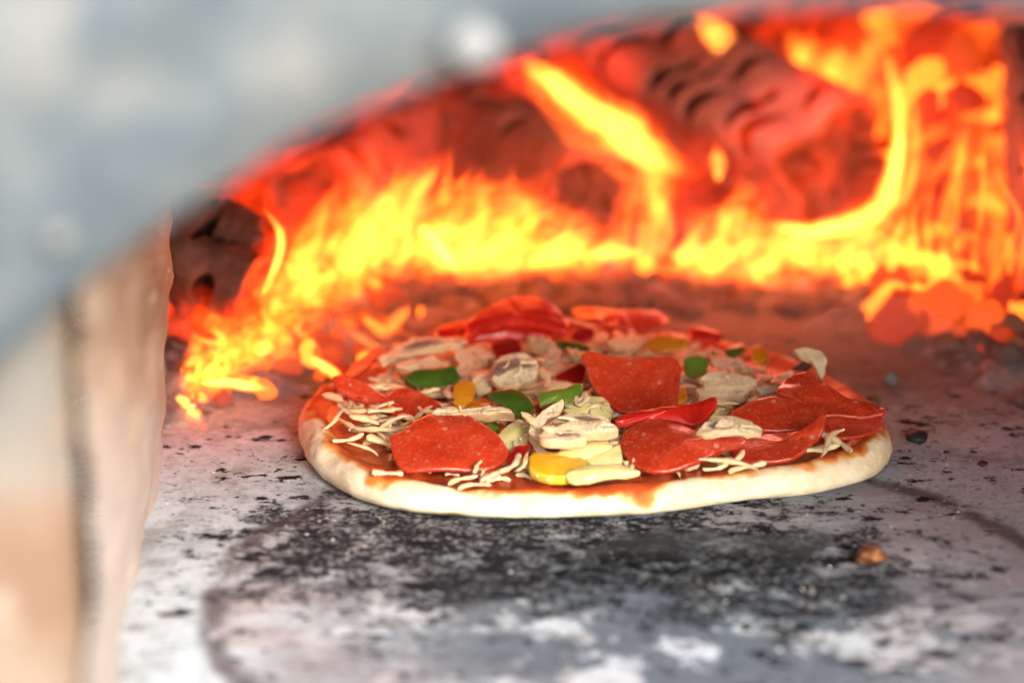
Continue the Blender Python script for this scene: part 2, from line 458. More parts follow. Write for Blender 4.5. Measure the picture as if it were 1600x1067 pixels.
def m_crust():
    t = NT("raw_dough")
    d = t.attr("inset")
    n1 = t.noise(75, 6, .6); n2 = t.noise(260, 4, .6); n3 = t.noise(30, 3)
    c = t.ramp(n1, [(.3, (.68, .54, .34)), (.5, (.80, .70, .50)), (.7, (.85, .78, .61))])
    c = t.mix(t.math('MULTIPLY', t.step(n2, .54, .66), .6), c, (.90, .86, .76))
    e = t.math('ADD', d, t.math('MULTIPLY', t.math('SUBTRACT', n3, .5), .034))
    e = t.math('ADD', e, t.math('MULTIPLY', t.math('SUBTRACT', n1, .5), .010))
    c = t.mix(t.step(e, .0062, .0098), c, (.72, .30, .055))
    c = t.mix(t.step(e, .0082, .0122), c, (.46, .065, .012))
    c = t.mix(t.math('MULTIPLY', t.step(t.vor(120), .12, .05), t.step(n3, .55, .62)), c, (.55, .17, .05))
    return t.pbr(c, t.step(e, .03, .0), t.bump(t.math('ADD', n1, t.math('ADD', t.math('MULTIPLY', n2, .5), t.math('MULTIPLY', t.step(t.vor(95), .5, .1), .5))), .5, .0017), sss=.2, sssr=(.9, .55, .3), sssscale=.003, spec=.35)
prof = [(.030, .0004, -.03), (.008, .0003, -.012), (.003, .0012, -.006), (.0008, .10, -.003), (0, .36, 0), (.0005, .60, .003), (.0022, .82, .0055), (.0050, .96, .0085),
        (.0072, 1.0, .0105), (.0092, .97, .0125), (.0112, .88, .0148), (.0132, .77, .017), (.016, .68, .020), (.024, .62, .028), (.06, .60, .06), (.10, .58, .10)]
vs, ins = [], []
for k in range(NA):
    a = th[k]; R = Rf[k]; H = hrim(a)
    for (dr, hz, d) in prof:
        z = hz * H if hz > .01 else hz
        r = R - dr
        p = Vector((math.cos(a) * r, math.sin(a) * r, z))
        if d > -.004:
            lump = .0017 * fbm(p, 26, 3) + .0011 * fbm(p, 85, 3)
            p.x += math.cos(a) * lump; p.y += math.sin(a) * lump; p.z += lump * (1 if d > .002 else .3)
        vs.append(p); ins.append(d)
M_ = len(prof)
fs = grid_faces(NA, M_, wrap_u=True)
c0 = len(vs); vs += [Vector((0, 0, .0064)), Vector((0, 0, .0004))]; ins += [.15, -.15]
for k in range(NA):
    fs.append((k * M_ + M_ - 1, ((k + 1) % NA) * M_ + M_ - 1, c0)); fs.append((((k + 1) % NA) * M_, k * M_, c0 + 1))
CR = mesh("crust", vs, fs, m_crust(), pizza, attrs={"inset": ins})
def m_sauce():
    t = NT("tomato_sauce")
    n1 = t.noise(90, 6, .65); n2 = t.noise(400, 3)
    c = t.ramp(n1, [(.3, (.26, .022, .006)), (.5, (.44, .055, .012)), (.72, (.58, .14, .03))])
    return t.pbr(c, .28, t.bump(t.math('ADD', n1, t.math('MULTIPLY', n2, .3)), .6, .0015), coat=.3, spec=.5)
vs = []
NR = 26
for k in range(NA):
    a = th[k]
    for j in range(NR):
        q = j / (NR - 1)
        Rr = Rf[k] - .0125 + .004 * fbm((math.cos(a), math.sin(a), 0), 6, 4)
        r = Rr * (1 - q * .995)
        p = Vector((math.cos(a) * r, math.sin(a) * r, 0))
        zc = float(np.interp(Rf[k] - r, [.0092, .0112, .0132, .016, .024, .06], [.97, .88, .77, .68, .62, .60])) * hrim(a)
        p.z = zc + (.0016 + .0014 * fbm(p, 60, 3)) * sstep(0, .12, q) - .0008 * (1 - sstep(0, .1, q))
        vs.append(p)
mesh("sauce", vs, grid_faces(NA, NR, wrap_u=True), m_sauce(), pizza)

# ---- topping builders: meshes round the piece's own centre
def orient(tilt=0, roll=0, spin=0):
    return (Matrix.Rotation(rad(tilt), 3, 'X') @ Matrix.Rotation(rad(roll), 3, 'Y') @ Matrix.Rotation(rad(spin), 3, 'Z')).to_euler()
def put(name, vs, fs, mat, px, py, z, tilt=0, roll=0, spin=0, label=None, attrs=None, parent=None):
    o = mesh(name, vs, fs, mat, parent or pizza, flat(px, py, z) - PC, attrs=attrs, rot=orient(tilt, roll, spin))
    if label: o['label'] = label
    return o
def m_pep():
    t = NT("pepperoni_sausage")
    P = t.obj(); e = t.attr("edge")
    n1 = t.noise(130, 5, .6); n2 = t.noise(520, 4, .6)
    c = t.ramp(n1, [(.30, (.50, .034, .012)), (.5, (.58, .050, .016)), (.7, (.62, .09, .034))])
    c = t.mix(t.math('MULTIPLY', t.step(t.noise(55, 4, .6), .45, .62), .35), c, (.36, .03, .014))
    fat = t.math('MULTIPLY', t.step(t.math('ADD', t.vor(210), t.math('MULTIPLY', n2, .22)), .40, .24), t.step(t.noise(110, 3), .48, .60))
    c = t.mix(t.math('MULTIPLY', fat, .7), c, (.72, .36, .25))
    dk = t.math('MULTIPLY', t.step(t.vor(330), .22, .1), t.step(t.noise(200, 2), .55, .66))
    c = t.mix(dk, c, (.20, .015, .01))
    c = t.mix(t.math('MULTIPLY', t.step(t.math('ADD', e, t.math('MULTIPLY', t.math('SUBTRACT', n1, .5), .8)), .5, 1), .6), c, (.33, .035, .016))
    c = t.mix(t.math('MULTIPLY', t.step(t.math('ADD', t.vor(420), t.math('MULTIPLY', n1, .2)), .36, .22), .28), c, (.70, .30, .18))
    r = t.step(n2, .1, 1.6)
    return t.pbr(c, r, t.bump(t.math('ADD', n2, t.math('MULTIPLY', n1, .8)), .35, .0008), sss=.15, sssr=(1, .25, .12), sssscale=.0025, coat=.6, spec=.5, coatr=.22)
MPEP = m_pep()
K = lambda X, Y: (440 + X * .6125, 440 + Y * .6125)
def newell(P):
    n = Vector((0, 0, 0))
    for a, b in zip(P, P[1:] + P[:1]):
        n += Vector(((a.y - b.y) * (a.z + b.z), (a.z - b.z) * (a.x + b.x), (a.x - b.x) * (a.y + b.y)))
    return n.normalized()
def sheet(name, pts, zf, zb, T, mat, bulge=0, label=None, side=None, parent=None, down=.5, N=60, wob=.0, rnd_=.35, seed=0, jit_=.012, lin=.15, jf=160):
    """a topping cut as a sheet: outline where it lies, heights zf (near edge) to zb (far edge), real thickness T, rounded rim"""
    q = [K(p[0], p[1]) for p in pts]
    y0, y1 = min(p[1] for p in q), max(p[1] for p in q)
    W3 = [flat(a, b, p[2] if len(p) > 2 else lerp(zb, zf, (b - y0) / (y1 - y0))) for (a, b), p in zip(q, pts)]
    n_ = len(W3); C = []
    jt = jit_ * max((a - b).length for a in W3 for b in W3)
    for k in range(N):
        u = k / N * n_; i = int(u); t = u - i
        a, b, c, d = (W3[(i + m) % n_] for m in (-1, 0, 1, 2))
        C.append(.5 * ((2 * b) + (c - a) * t + (2 * a - 5 * b + 4 * c - d) * t * t + (3 * b - a - 3 * c + d) * t ** 3))
        C[-1] = C[-1].lerp(b.lerp(c, t), lin)
        C[-1] = C[-1] + Vector((fbm(C[-1], jf, 3, seed), fbm(C[-1], jf, 3, seed + 5), .4 * fbm(C[-1], jf, 3, seed + 9))) * jt
    cen = sum(C, Vector()) / N; nor = newell(C)
    if nor.z < 0: nor = -nor
    size = max((c - cen).length for c in C)
    vs, ed, fs, mi = [], [], [], []
    def ring(k, off, e):
        for i, c in enumerate(C):
            d = (c - cen)
            p = cen + d * k
            f_ = bulge * (1 - k * k) * size + wob * size * fbm((p.x, p.y, seed), 55, 3)
            vs.append(p + nor * (f_ + off) - cen); ed.append(e)
    hi, lo = T * (1 - down), -T * down
    e_ = min(.3, T * rnd_ / size)
    spec = [(k, hi, 0) for k in (.12, .3, .5, .68, .82, .92)] + [(1 - e_, hi, .5), (1 - e_ * .25, hi - T * .18, 1), (1, (hi + lo) / 2, 1), (1 - e_ * .25, lo + T * .18, 1), (1 - e_, lo, .5)] + [(k, lo, 0) for k in (.8, .5, .2)]
    for k, o, e in spec: ring(k, o, e)
    nr = len(spec)
    for r_ in range(nr - 1):
        for i in range(N):
            fs.append((r_ * N + i, (r_ + 1) * N + i, (r_ + 1) * N + (i + 1) % N, r_ * N + (i + 1) % N)); mi.append(1 if side and 6 <= r_ <= 9 else 0)
    fs.append(tuple(range(N))); mi.append(0); fs.append(tuple((nr - 1) * N + i for i in range(N))[::-1]); mi.append(0)
    base = parent.location if parent else Vector((0, 0, 0))
    o = mesh(name, vs, fs, [mat, side] if side else mat, parent or pizza, cen - PC - base, attrs={"edge": ed})
    bmm = bmesh.new(); bmm.from_mesh(o.data); bmesh.ops.recalc_face_normals(bmm, faces=bmm.faces); bmm.to_mesh(o.data); bmm.free()
    if side: o.data.polygons.foreach_set("material_index", mi)
    if label: o['label'] = label
    return o
def pepperoni(pts, zf, zb, bulge=0, label=None, seed=0, wob=.03):
    return sheet("pepperoni_slice", pts, zf, zb, .0019, MPEP, bulge, label, wob=wob * 1.6, seed=seed)
pepperoni([(275, 400), (305, 385), (345, 360), (380, 338), (430, 335), (480, 348), (530, 380), (565, 410), (580, 440), (560, 465), (500, 480), (430, 486), (340, 486), (305, 478), (285, 450)], .0120, .0225, .05, "broad pepperoni slice at the front left, propped up on the cheese", 1)
pepperoni([(130, 250, .023), (165, 243, .024), (210, 262, .022), (255, 287, .017), (300, 278, .019), (350, 285, .019), (395, 305, .017), (408, 325, .0155), (385, 350, .0135), (330, 360, .0125), (280, 345, .0125), (230, 318, .0145), (180, 298, .017), (148, 283, .019)], 0, 0, -.04, "dark pepperoni slice at the left rim with one side folded up", 2)
pepperoni([(765, 190), (800, 184), (850, 192), (930, 192), (1000, 195), (1020, 215), (1018, 260), (1005, 325), (960, 335), (870, 335), (830, 310), (800, 275), (775, 225)], .0140, .0320, -.05, "squarish pepperoni slice standing up in the middle of the pizza", 3)
P6 = pepperoni([(1145, 340), (1180, 318), (1240, 300), (1300, 302), (1350, 325), (1375, 350), (1350, 375), (1300, 385), (1230, 385), (1170, 372)], .0165, .0240, .03, "smooth pepperoni slice lying just behind the small mushroom slice", 6)
pepperoni([(862, 420, .0155), (870, 390, .018), (900, 365, .020), (950, 355, .021), (1000, 360, .021), (1050, 380, .0205), (1100, 398, .0205), (1150, 402, .0225), (1187, 402, .0245), (1170, 418, .0225), (1100, 445, .0165), (1030, 475, .0130), (960, 490, .0115), (920, 482, .0118), (885, 460, .013)], 0, 0, .04, "round pepperoni slice at the front right with its right edge lifted", 4)
pepperoni([(1180, 395), (1260, 395), (1320, 385, .0195), (1360, 365, .0225), (1388, 342, .0265), (1385, 370, .0235), (1370, 400, .0195), (1330, 440, .0150), (1280, 462), (1200, 462), (1150, 445), (1140, 425)], .0125, .0180, -.03, "pepperoni slice curling up at its right tip, in front of the smooth one", 5)
pepperoni([(1262, 285), (1280, 250), (1320, 235), (1360, 245), (1400, 275), (1450, 298), (1510, 312), (1540, 330), (1530, 345), (1450, 345), (1385, 342), (1370, 350), (1340, 320), (1300, 302)], .0190, .0290, .03, "dark pepperoni slice at the right rim with a ragged fire-lit edge", 7, .06)
pepperoni([(1388, 350), (1450, 345), (1530, 348), (1535, 372), (1480, 395), (1430, 402), (1390, 385)], .0140, .0175, 0, "flat pepperoni slice tucked under the dark one at the right rim", 8)
pepperoni([(740, 62), (800, 65), (870, 78), (950, 85), (985, 100), (980, 118), (900, 125), (830, 115), (770, 95)], .0150, .0200, .03, "pepperoni slice at the far rim lit orange by the flames", 9, .08)
pepperoni([(160, 245), (185, 212), (230, 180), (255, 172), (250, 190), (215, 222), (185, 245)], .0150, .0190, .0, "narrow pepperoni slice on edge at the left rear rim", 10)
def m_veg(name, c1, c2, r=.30, sss=.2):
    t = NT(name); n = t.noise(55, 3, .5); n2 = t.noise(300, 3)
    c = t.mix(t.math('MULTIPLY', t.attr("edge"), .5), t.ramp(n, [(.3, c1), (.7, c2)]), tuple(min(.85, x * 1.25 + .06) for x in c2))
    c = t.mix(t.math('MULTIPLY', t.step(t.noise(260, 4, .6), .56, .66), .35), c, tuple(x * .55 for x in c1))
    return t.pbr(c, r, t.bump(t.math('ADD', n, n2), .35, .0009), coat=.3, sss=sss, sssr=(1, .5, .2), sssscale=.002)
M_RED = m_veg("red_pepper_skin", (.50, .010, .006), (.62, .022, .010))
M_DRED = m_veg("dark_red_pepper_skin", (.28, .006, .008), (.40, .010, .012))
M_GRN = m_veg("green_pepper_skin", (.035, .085, .010), (.07, .16, .018))
M_LGRN = m_veg("light_green_pepper_skin", (.10, .22, .02), (.20, .32, .04))
M_YEL = m_veg("yellow_pepper_skin", (.72, .36, .012), (.80, .47, .02))
M_ORG = m_veg("orange_pepper_skin", (.62, .22, .012), (.72, .30, .02))
def pepper(pts, mat, zf, zb, label=None, T=.0021, bulge=.10, seed=0):
    return sheet("pepper_piece", pts, zf, zb, T, mat, bulge, label, seed=seed, wob=.06, rnd_=.12, jit_=.026, lin=.6)
pepper([(465, 118), (490, 95), (540, 65), (590, 45), (640, 43), (690, 58), (720, 85), (735, 115), (720, 140), (680, 118), (620, 102), (560, 102), (500, 122), (472, 140)], M_RED, .0220, .0330, "large glossy red pepper arched at the far rim", .003, .12)
pepper([(470, 145), (500, 122), (560, 104), (620, 104), (680, 120), (715, 142), (640, 150), (550, 150), (480, 158)], M_RED, .0175, .0240, "red pepper strip under the large arched one")
pepper([(380, 132), (420, 112), (470, 105), (485, 118), (460, 140), (420, 150), (385, 148)], M_RED, .0165, .0210)
pepper([(715, 95), (760, 105), (800, 120), (795, 145), (760, 160), (735, 150)], M_DRED, .0165, .0230)
pepper([(535, 165), (600, 150), (612, 175), (570, 198), (545, 192)], M_DRED, .0140, .0180)
pepper([(700, 242), (760, 210), (778, 225), (762, 268), (715, 265)], M_DRED, .0140, .0210)
pepper([(848, 355), (880, 338), (950, 330), (1020, 325), (1070, 308), (1110, 303), (1112, 325), (1090, 350), (1060, 372), (1000, 360), (940, 356), (895, 362), (860, 362)], M_RED, .0190, .0260, "bright red pepper strip beside the round pepperoni slice", .003, .06)
pepper([(575, 450), (600, 425), (635, 420), (628, 440), (600, 460), (580, 468)], M_DRED, .0130, .0165)
pepper([(310, 245), (340, 230), (400, 225), (440, 215), (455, 245), (430, 272), (380, 275), (330, 262)], M_GRN, .0160, .0225, "dark green pepper piece near the left rear rim")
pepper([(525, 290), (560, 280), (600, 278), (635, 300), (648, 330), (625, 348), (590, 338), (550, 308)], M_GRN, .0165, .0230, "dark green pepper piece left of the standing mushroom slice")
pepper([(652, 290), (680, 283), (720, 275), (755, 262), (772, 268), (760, 300), (735, 325), (715, 318), (690, 305), (660, 315)], M_LGRN, .0195, .0260, "bright green pepper piece behind the standing mushroom slice")
pepper([(695, 150), (740, 155), (800, 172), (830, 185), (780, 184), (720, 176)], M_GRN, .0160, .0190)
pepper([(1025, 200), (1060, 190), (1090, 205), (1085, 230), (1055, 248), (1030, 235)], M_LGRN, .0165, .0240)
pepper([(1130, 180), (1170, 160), (1182, 172), (1150, 196)], M_GRN, .0160, .0190)
pepper([(510, 372), (540, 365), (558, 378), (535, 392), (515, 390)], M_LGRN, .0130, .0150)
pepper([(628, 462), (640, 450), (700, 448), (742, 445), (785, 475), (760, 495), (720, 508), (680, 508), (635, 492)], M_YEL, .0125, .0165, "yellow pepper piece near the front rim", .0042, .04)
pepper([(440, 270), (475, 258), (495, 265), (490, 300), (465, 322), (440, 315)], M_ORG, .0145, .0210)
pepper([(480, 312), (520, 300), (540, 320), (500, 332), (470, 330)], M_ORG, .0140, .0165)
pepper([(925, 160), (960, 140), (1010, 135), (1040, 150), (1020, 175), (960, 180)], M_ORG, .0160, .0210, "orange pepper piece near the far rim")
pepper([(1195, 172), (1225, 163), (1245, 195), (1225, 212), (1200, 202)], M_ORG, .0170, .0220)
pepper([(1000, 285), (1030, 270), (1035, 300), (1010, 314)], M_ORG, .0140, .0180)
pepper([(1040, 120), (1090, 125), (1130, 140), (1110, 155), (1050, 150)], M_RED, .0150, .0190)

# --- mushrooms: slices of cap and stem, brown skin round the cap, dark gills
def m_mush(name, stops, sc=90, r=.55):
    t = NT(name); n = t.noise(sc, 6, .65); n2 = t.noise(400, 3)
    c = t.ramp(n, stops)
    if name == "mushroom_flesh":
        e = t.attr("edge")
        fib = t.noise(1, 4, .6, vec=t.mapping(t.obj(), (900, 160, 400)))
        c = t.mix(t.math('MULTIPLY', t.step(fib, .50, .66), .45), c, (.50, .33, .20))
        c = t.mix(t.math('MULTIPLY', t.step(t.math('ADD', e, t.math('MULTIPLY', t.math('SUBTRACT', n, .5), 1.2)), .25, .8), .85), c, (.36, .20, .085))
        c = t.mix(t.math('MULTIPLY', t.step(t.noise(420, 3), .60, .68), .6), c, (.20, .11, .06))
    return t.pbr(c, r, t.bump(t.math('ADD', n2, n), .4, .0009), sss=.15, sssr=(.9, .7, .5), sssscale=.0015)
M_MF = m_mush("mushroom_flesh", [(.3, (.58, .40, .23)), (.46, (.82, .68, .44)), (.7, (.88, .79, .58))])
M_MS = m_mush("mushroom_skin", [(.3, (.38, .24, .11)), (.5, (.66, .49, .28)), (.7, (.76, .64, .44))])
M_MG = m_mush("mushroom_gills", [(.3, (.12, .07, .055)), (.5, (.26, .16, .13)), (.7, (.42, .28, .23))], 200)
M_MD = m_mush("dark_gills", [(.3, (.02, .012, .010)), (.5, (.06, .035, .03)), (.7, (.14, .08, .065))], 200)
def mushroom(label, pieces):
    q = pieces[0][1]; c = K(sum(p[0] for p in q) / len(q), sum(p[1] for p in q) / len(q))
    o = empty("mushroom_slice", flat(c[0], c[1], pieces[0][2]) - PC); o.parent = pizza
    if label: o['label'] = label
    for (kind, pts, zf, zb, T, *r) in pieces:
        m = {"flesh": M_MF, "gills": M_MG, "dark_gills": M_MD, "stem": M_MF, "skin": M_MS}[kind]
        sheet(kind, pts, zf, zb, T * (.62 if T > .001 else 1), m, r[0] if r else 0, None, M_MS if kind == "flesh" else None, o, down=1.0 if "gills" not in kind else .2, wob=.09, seed=zf * 999, rnd_=.10, jit_=.045, lin=.6, jf=220)
    return o
mushroom("mushroom slice standing on edge with a torn white tip", [
    ("flesh", [(632, 385), (640, 355), (665, 328), (700, 308), (718, 300), (721, 320), (705, 337), (682, 347), (662, 372), (650, 396)], .0205, .0315, .0040),
    ("skin", [(632, 384), (650, 396), (666, 425), (692, 440), (672, 446), (645, 428), (634, 405)], .0150, .0200, .003)])
mushroom("thick mushroom slice lying flat in the middle with pinkish gills", [
    ("flesh", [(655, 394), (690, 376), (730, 368), (776, 384), (774, 398), (720, 406), (670, 404)], .0240, .0262, .0066),
    ("gills", [(664, 395), (705, 388), (745, 386), (768, 390), (735, 394), (690, 399)], .0243, .0250, .0006)])
mushroom("mushroom slice with a pale cut top right of the flat thick one", [
    ("flesh", [(690, 374), (720, 358), (790, 358), (856, 366), (860, 378), (822, 384), (765, 384), (720, 380)], .0262, .0285, .0085),
    ("gills", [(700, 376), (740, 368), (800, 367), (850, 370), (800, 373), (745, 379)], .0266, .0275, .0006)])
mushroom("thin grey gilled mushroom slice behind the pale one", [
    ("flesh", [(690, 352), (720, 338), (770, 334), (830, 345), (842, 353), (782, 354), (722, 362)], .0262, .0290, .0040),
    ("gills", [(735, 350), (770, 344), (815, 349), (785, 352)], .0275, .0290, .0006)])
mushroom("small mushroom slice lying across two pepperoni slices", [
    ("flesh", [(1058, 378), (1075, 362), (1110, 347), (1160, 345), (1205, 358), (1228, 372), (1222, 388), (1180, 390), (1120, 393), (1075, 391)], .0245, .0285, .0036, .03),
    ("gills", [(1088, 368), (1118, 357), (1148, 363), (1138, 373), (1104, 376)], .0262, .0285, .0007),
    ("stem", [(1105, 370), (1120, 352), (1150, 354), (1152, 366), (1130, 372)], .0280, .0300, .0025)])
mushroom("mushroom slice with dark gills behind the green pepper", [
    ("flesh", [(535, 215), (560, 195), (600, 182), (640, 190), (658, 215), (645, 245), (600, 268), (560, 270), (535, 250)], .0185, .0270, .0050),
    ("gills", [(536, 236), (556, 212), (595, 199), (636, 202), (652, 213), (628, 216), (600, 218), (574, 228), (552, 242)], .0222, .0262, .0007)])
mushroom("white mushroom bar seen along its cut edge", [
    ("stem", [(378, 336), (400, 325), (470, 326), (560, 321), (590, 327), (592, 337), (500, 340), (420, 343)], .0225, .0240, .0060)])
mushroom("mushroom slice standing up at the right rim with black gills", [
    ("flesh", [(1310, 174), (1340, 165), (1375, 176), (1392, 205), (1388, 235), (1374, 252), (1364, 226), (1350, 200), (1322, 192)], .0210, .0320, .0040),
    ("dark_gills", [(1302, 224), (1335, 203), (1356, 190), (1364, 205), (1340, 230)], .0215, .0262, .0012)])
mushroom("fire-lit mushroom slice behind the right-hand pepperoni slices", [
    ("flesh", [(1068, 247), (1100, 228), (1160, 230), (1212, 248), (1200, 264), (1130, 270), (1080, 264)], .0225, .0260, .0050)])
mushroom(None, [("flesh", [(1058, 272), (1120, 262), (1190, 275), (1182, 290), (1110, 292), (1065, 288)], .0195, .0215, .0060)])
mushroom(None, [("flesh", [(1208, 270), (1262, 262), (1268, 276), (1222, 286)], .0190, .0215, .0050)])
mushroom("long mushroom slice at the left rear lit red by the fire", [
    ("flesh", [(245, 184), (330, 148), (400, 138), (465, 138), (468, 154), (380, 167), (300, 187), (255, 202)], .0205, .0240, .0045),
    ("gills", [(310, 172), (360, 156), (410, 152), (380, 164), (330, 175)], .0215, .0236, .0007)])
mushroom(None, [("flesh", [(290, 208), (380, 190), (412, 200), (388, 222), (320, 228)], .0200, .0225, .0050)])
mushroom(None, [("flesh", [(1090, 200), (1140, 190), (1180, 200), (1170, 220), (1110, 222)], .0170, .0200, .0045)])
mushroom(None, [("flesh", [(830, 150), (880, 138), (925, 150), (900, 166), (850, 168)], .0180, .0205, .0045)])
mushroom(None, [("flesh", [(440, 180), (490, 165), (535, 180), (520, 225), (460, 230)], .0160, .0215, .0045)])

# --- grated cheese
def m_cheese(name, c1, c2):
    t = NT(name); n = t.noise(120, 4); n2 = t.noise(500, 3)
    return t.pbr(t.ramp(n, [(.3, c1), (.7, c2)]), .38, t.bump(n2, .2, .0006), sss=.35, sssr=(1, .8, .45), sssscale=.003)
M_CH = m_cheese("grated_mozzarella", (.72, .57, .31), (.80, .69, .44))
M_CY = m_cheese("yellow_cheese_flake", (.66, .62, .24), (.76, .72, .36))
def shred_mesh(L, a, b, bend, tw, seed):
    NU, NS = 14, 8
    vs = []
    for i in range(NU):
        u = i / (NU - 1); x = (u - .5) * L; y = bend * L * (2 * u - 1) ** 2 + .05 * L * math.sin(u * 5 + seed); k = min(1, min(u, 1 - u) * (4 + seed % 4 * 3) + .35 + .1 * (seed % 3)) * (1 + .28 * math.sin(u * 8 + seed) + .12 * math.sin(u * 21 + seed))
        for j in range(NS):
            an = 2 * math.pi * j / NS + tw * u
            cx = math.copysign(abs(math.cos(an)) ** .6, math.cos(an)); sy = math.copysign(abs(math.sin(an)) ** .6, math.sin(an))
            vs.append(Vector((x, y + cx * a * k, sy * b * k + .025 * L * math.cos(u * 4 + seed))))
    fs = grid_faces(NU, NS, wrap_v=True)
    fs.append(tuple(range(NS - 1, -1, -1))); fs.append(tuple((NU - 1) * NS + j for j in range(NS)))
    me = bpy.data.meshes.new("cheese_shred"); me.from_pydata([tuple(p) for p in vs], [], fs); me.update()
    me.polygons.foreach_set("use_smooth", [True] * len(me.polygons)); me.materials.append(M_CH)
    return me
SH = [shred_mesh(rnd.uniform(.012, .026), rnd.uniform(.0009, .0024), rnd.uniform(.0007, .0012), rnd.uniform(-.13, .13), rnd.uniform(-1, 1), k) for k in range(12)]
def shred(P, tilt, roll, spin, k=None, s=1):
    o = bpy.data.objects.new("cheese_shred", SH[k if k is not None else rnd.randrange(12)]); COL.objects.link(o)
    o.parent = pizza; o.location = P - PC; o.rotation_euler = orient(tilt, roll, spin); o.scale = (s, s, s)
# loose shreds under and between the toppings
for k in range(200):
    a = rnd.uniform(-math.pi, math.pi); q = math.sqrt(rnd.random())
    r = (Rat(a) - .026) * q
    z = .62 * hrim(a) * (1 if q > .3 else 1) + .0028 + rnd.random() * .006
    shred(PC + Vector((math.cos(a) * r, math.sin(a) * r, z)), rnd.uniform(-12, 14), rnd.uniform(-14, 14), rnd.uniform(0, 180), s=rnd.uniform(.75, 1.1))
# small crumbled bits of cheese in between, too many to pick apart
vb, fb = [], []
for k in range(900):
    a = rnd.uniform(-math.pi, math.pi); r = (Rat(a) - .020) * math.sqrt(rnd.random())
    me_ = SH[rnd.randrange(12)]; sc_ = rnd.uniform(.25, .62)
    M4 = Matrix.Translation(Vector((math.cos(a) * r, math.sin(a) * r, .62 * hrim(a) + .0025 + rnd.random() ** 1.5 * .0055))) @ orient(rnd.uniform(-15, 18), rnd.uniform(-18, 18), rnd.uniform(0, 180)).to_matrix().to_4x4() @ Matrix.Diagonal((sc_, sc_ * 1.7, sc_ * 1.6, 1))
    b_ = len(vb); vb += [M4 @ v_.co for v_ in me_.vertices]; fb += [tuple(b_ + q for q in p_.vertices) for p_ in me_.polygons]
tag(mesh("cheese_crumbs", vb, fb, M_CH, pizza), kind='stuff')
# the ones that show at the front and the left rim
for (px, py, z, sp, s) in [(720, 748, .0125, 30, .75), (775, 742, .0135, 40, .75), (545, 685, .0150, 20, .7), (570, 700, .0140, 140, .6), (610, 660, .016, 30, .7), (525, 655, .016, 60, .7), (595, 640, .017, 10, .8), (640, 655, .0165, 120, .7), (800, 725, .015, 62, .9), (740, 757, .012, 10, .6), (820, 722, .0165, 70, .7), (605, 738, .0125, 12, .8),
                           (850, 745, .0135, 170, .45), (862, 748, .0130, 20, .35), (560, 650, .0165, 150, .8), (545, 640, .0165, 140, .85), (580, 672, .0155, 152, .8), (570, 655, .018, 160, .85),
                           (600, 690, .0145, 165, 1), (530, 625, .0165, 130, 1), (600, 605, .0185, 172, 1.0), (650, 612, .0175, 165, .9), (700, 610, .017, 95, .9), (545, 663, .0150, 120, .8),
                           (1140, 722, .0155, 160, .9), (1165, 728, .0145, 20, .9), (1120, 730, .014, 10, .8), (1295, 690, .019, 60, 1), (1310, 690, .0185, 130, .9), (1280, 700, .0165, 5, .9),
                           (1150, 715, .0165, 40, .9), (850, 590, .020, 100, 1), (920, 610, .018, 60, 1), (760, 585, .017, 20, 1), (660, 625, .0165, 150, 1)]:
    shred(flat(px, py, z), 6, rnd.uniform(-10, 10), sp, s=s)
for i, (pts, zf, zb) in enumerate([
        ([(690, 450), (730, 430), (780, 418), (830, 413), (842, 430), (800, 442), (740, 457)], .0165, .0190), ([(775, 457), (810, 440), (862, 424), (868, 460), (832, 470), (790, 470)], .0145, .0180),
        ([(720, 497), (745, 482), (800, 472), (862, 472), (912, 488), (880, 497), (800, 506), (745, 512)], .0130, .0160), ([(550, 398), (580, 370), (610, 358), (638, 380), (622, 420), (590, 432), (560, 422)], .0135, .0190),
        ([(718, 332), (760, 300), (820, 298), (836, 315), (842, 350), (790, 357), (740, 347)], .0160, .0220), ([(618, 162), (680, 148), (702, 175), (660, 187)], .0160, .0195), ([(735, 182), (800, 187), (790, 207), (748, 207)], .0160, .0180),
        ([(1075, 342), (1150, 318), (1122, 362)], .0150, .0180), ([(660, 200), (700, 190), (720, 230), (680, 245)], .0150, .0190), ([(480, 240), (530, 235), (535, 275), (495, 285)], .0140, .0180)]):
    sheet("cheese_flake", pts, zf, zb, .0022, M_CY if i not in (5, 8, 9) else M_CH, .08, None, seed=i, wob=.08, rnd_=.12, lin=.45, jit_=.03)

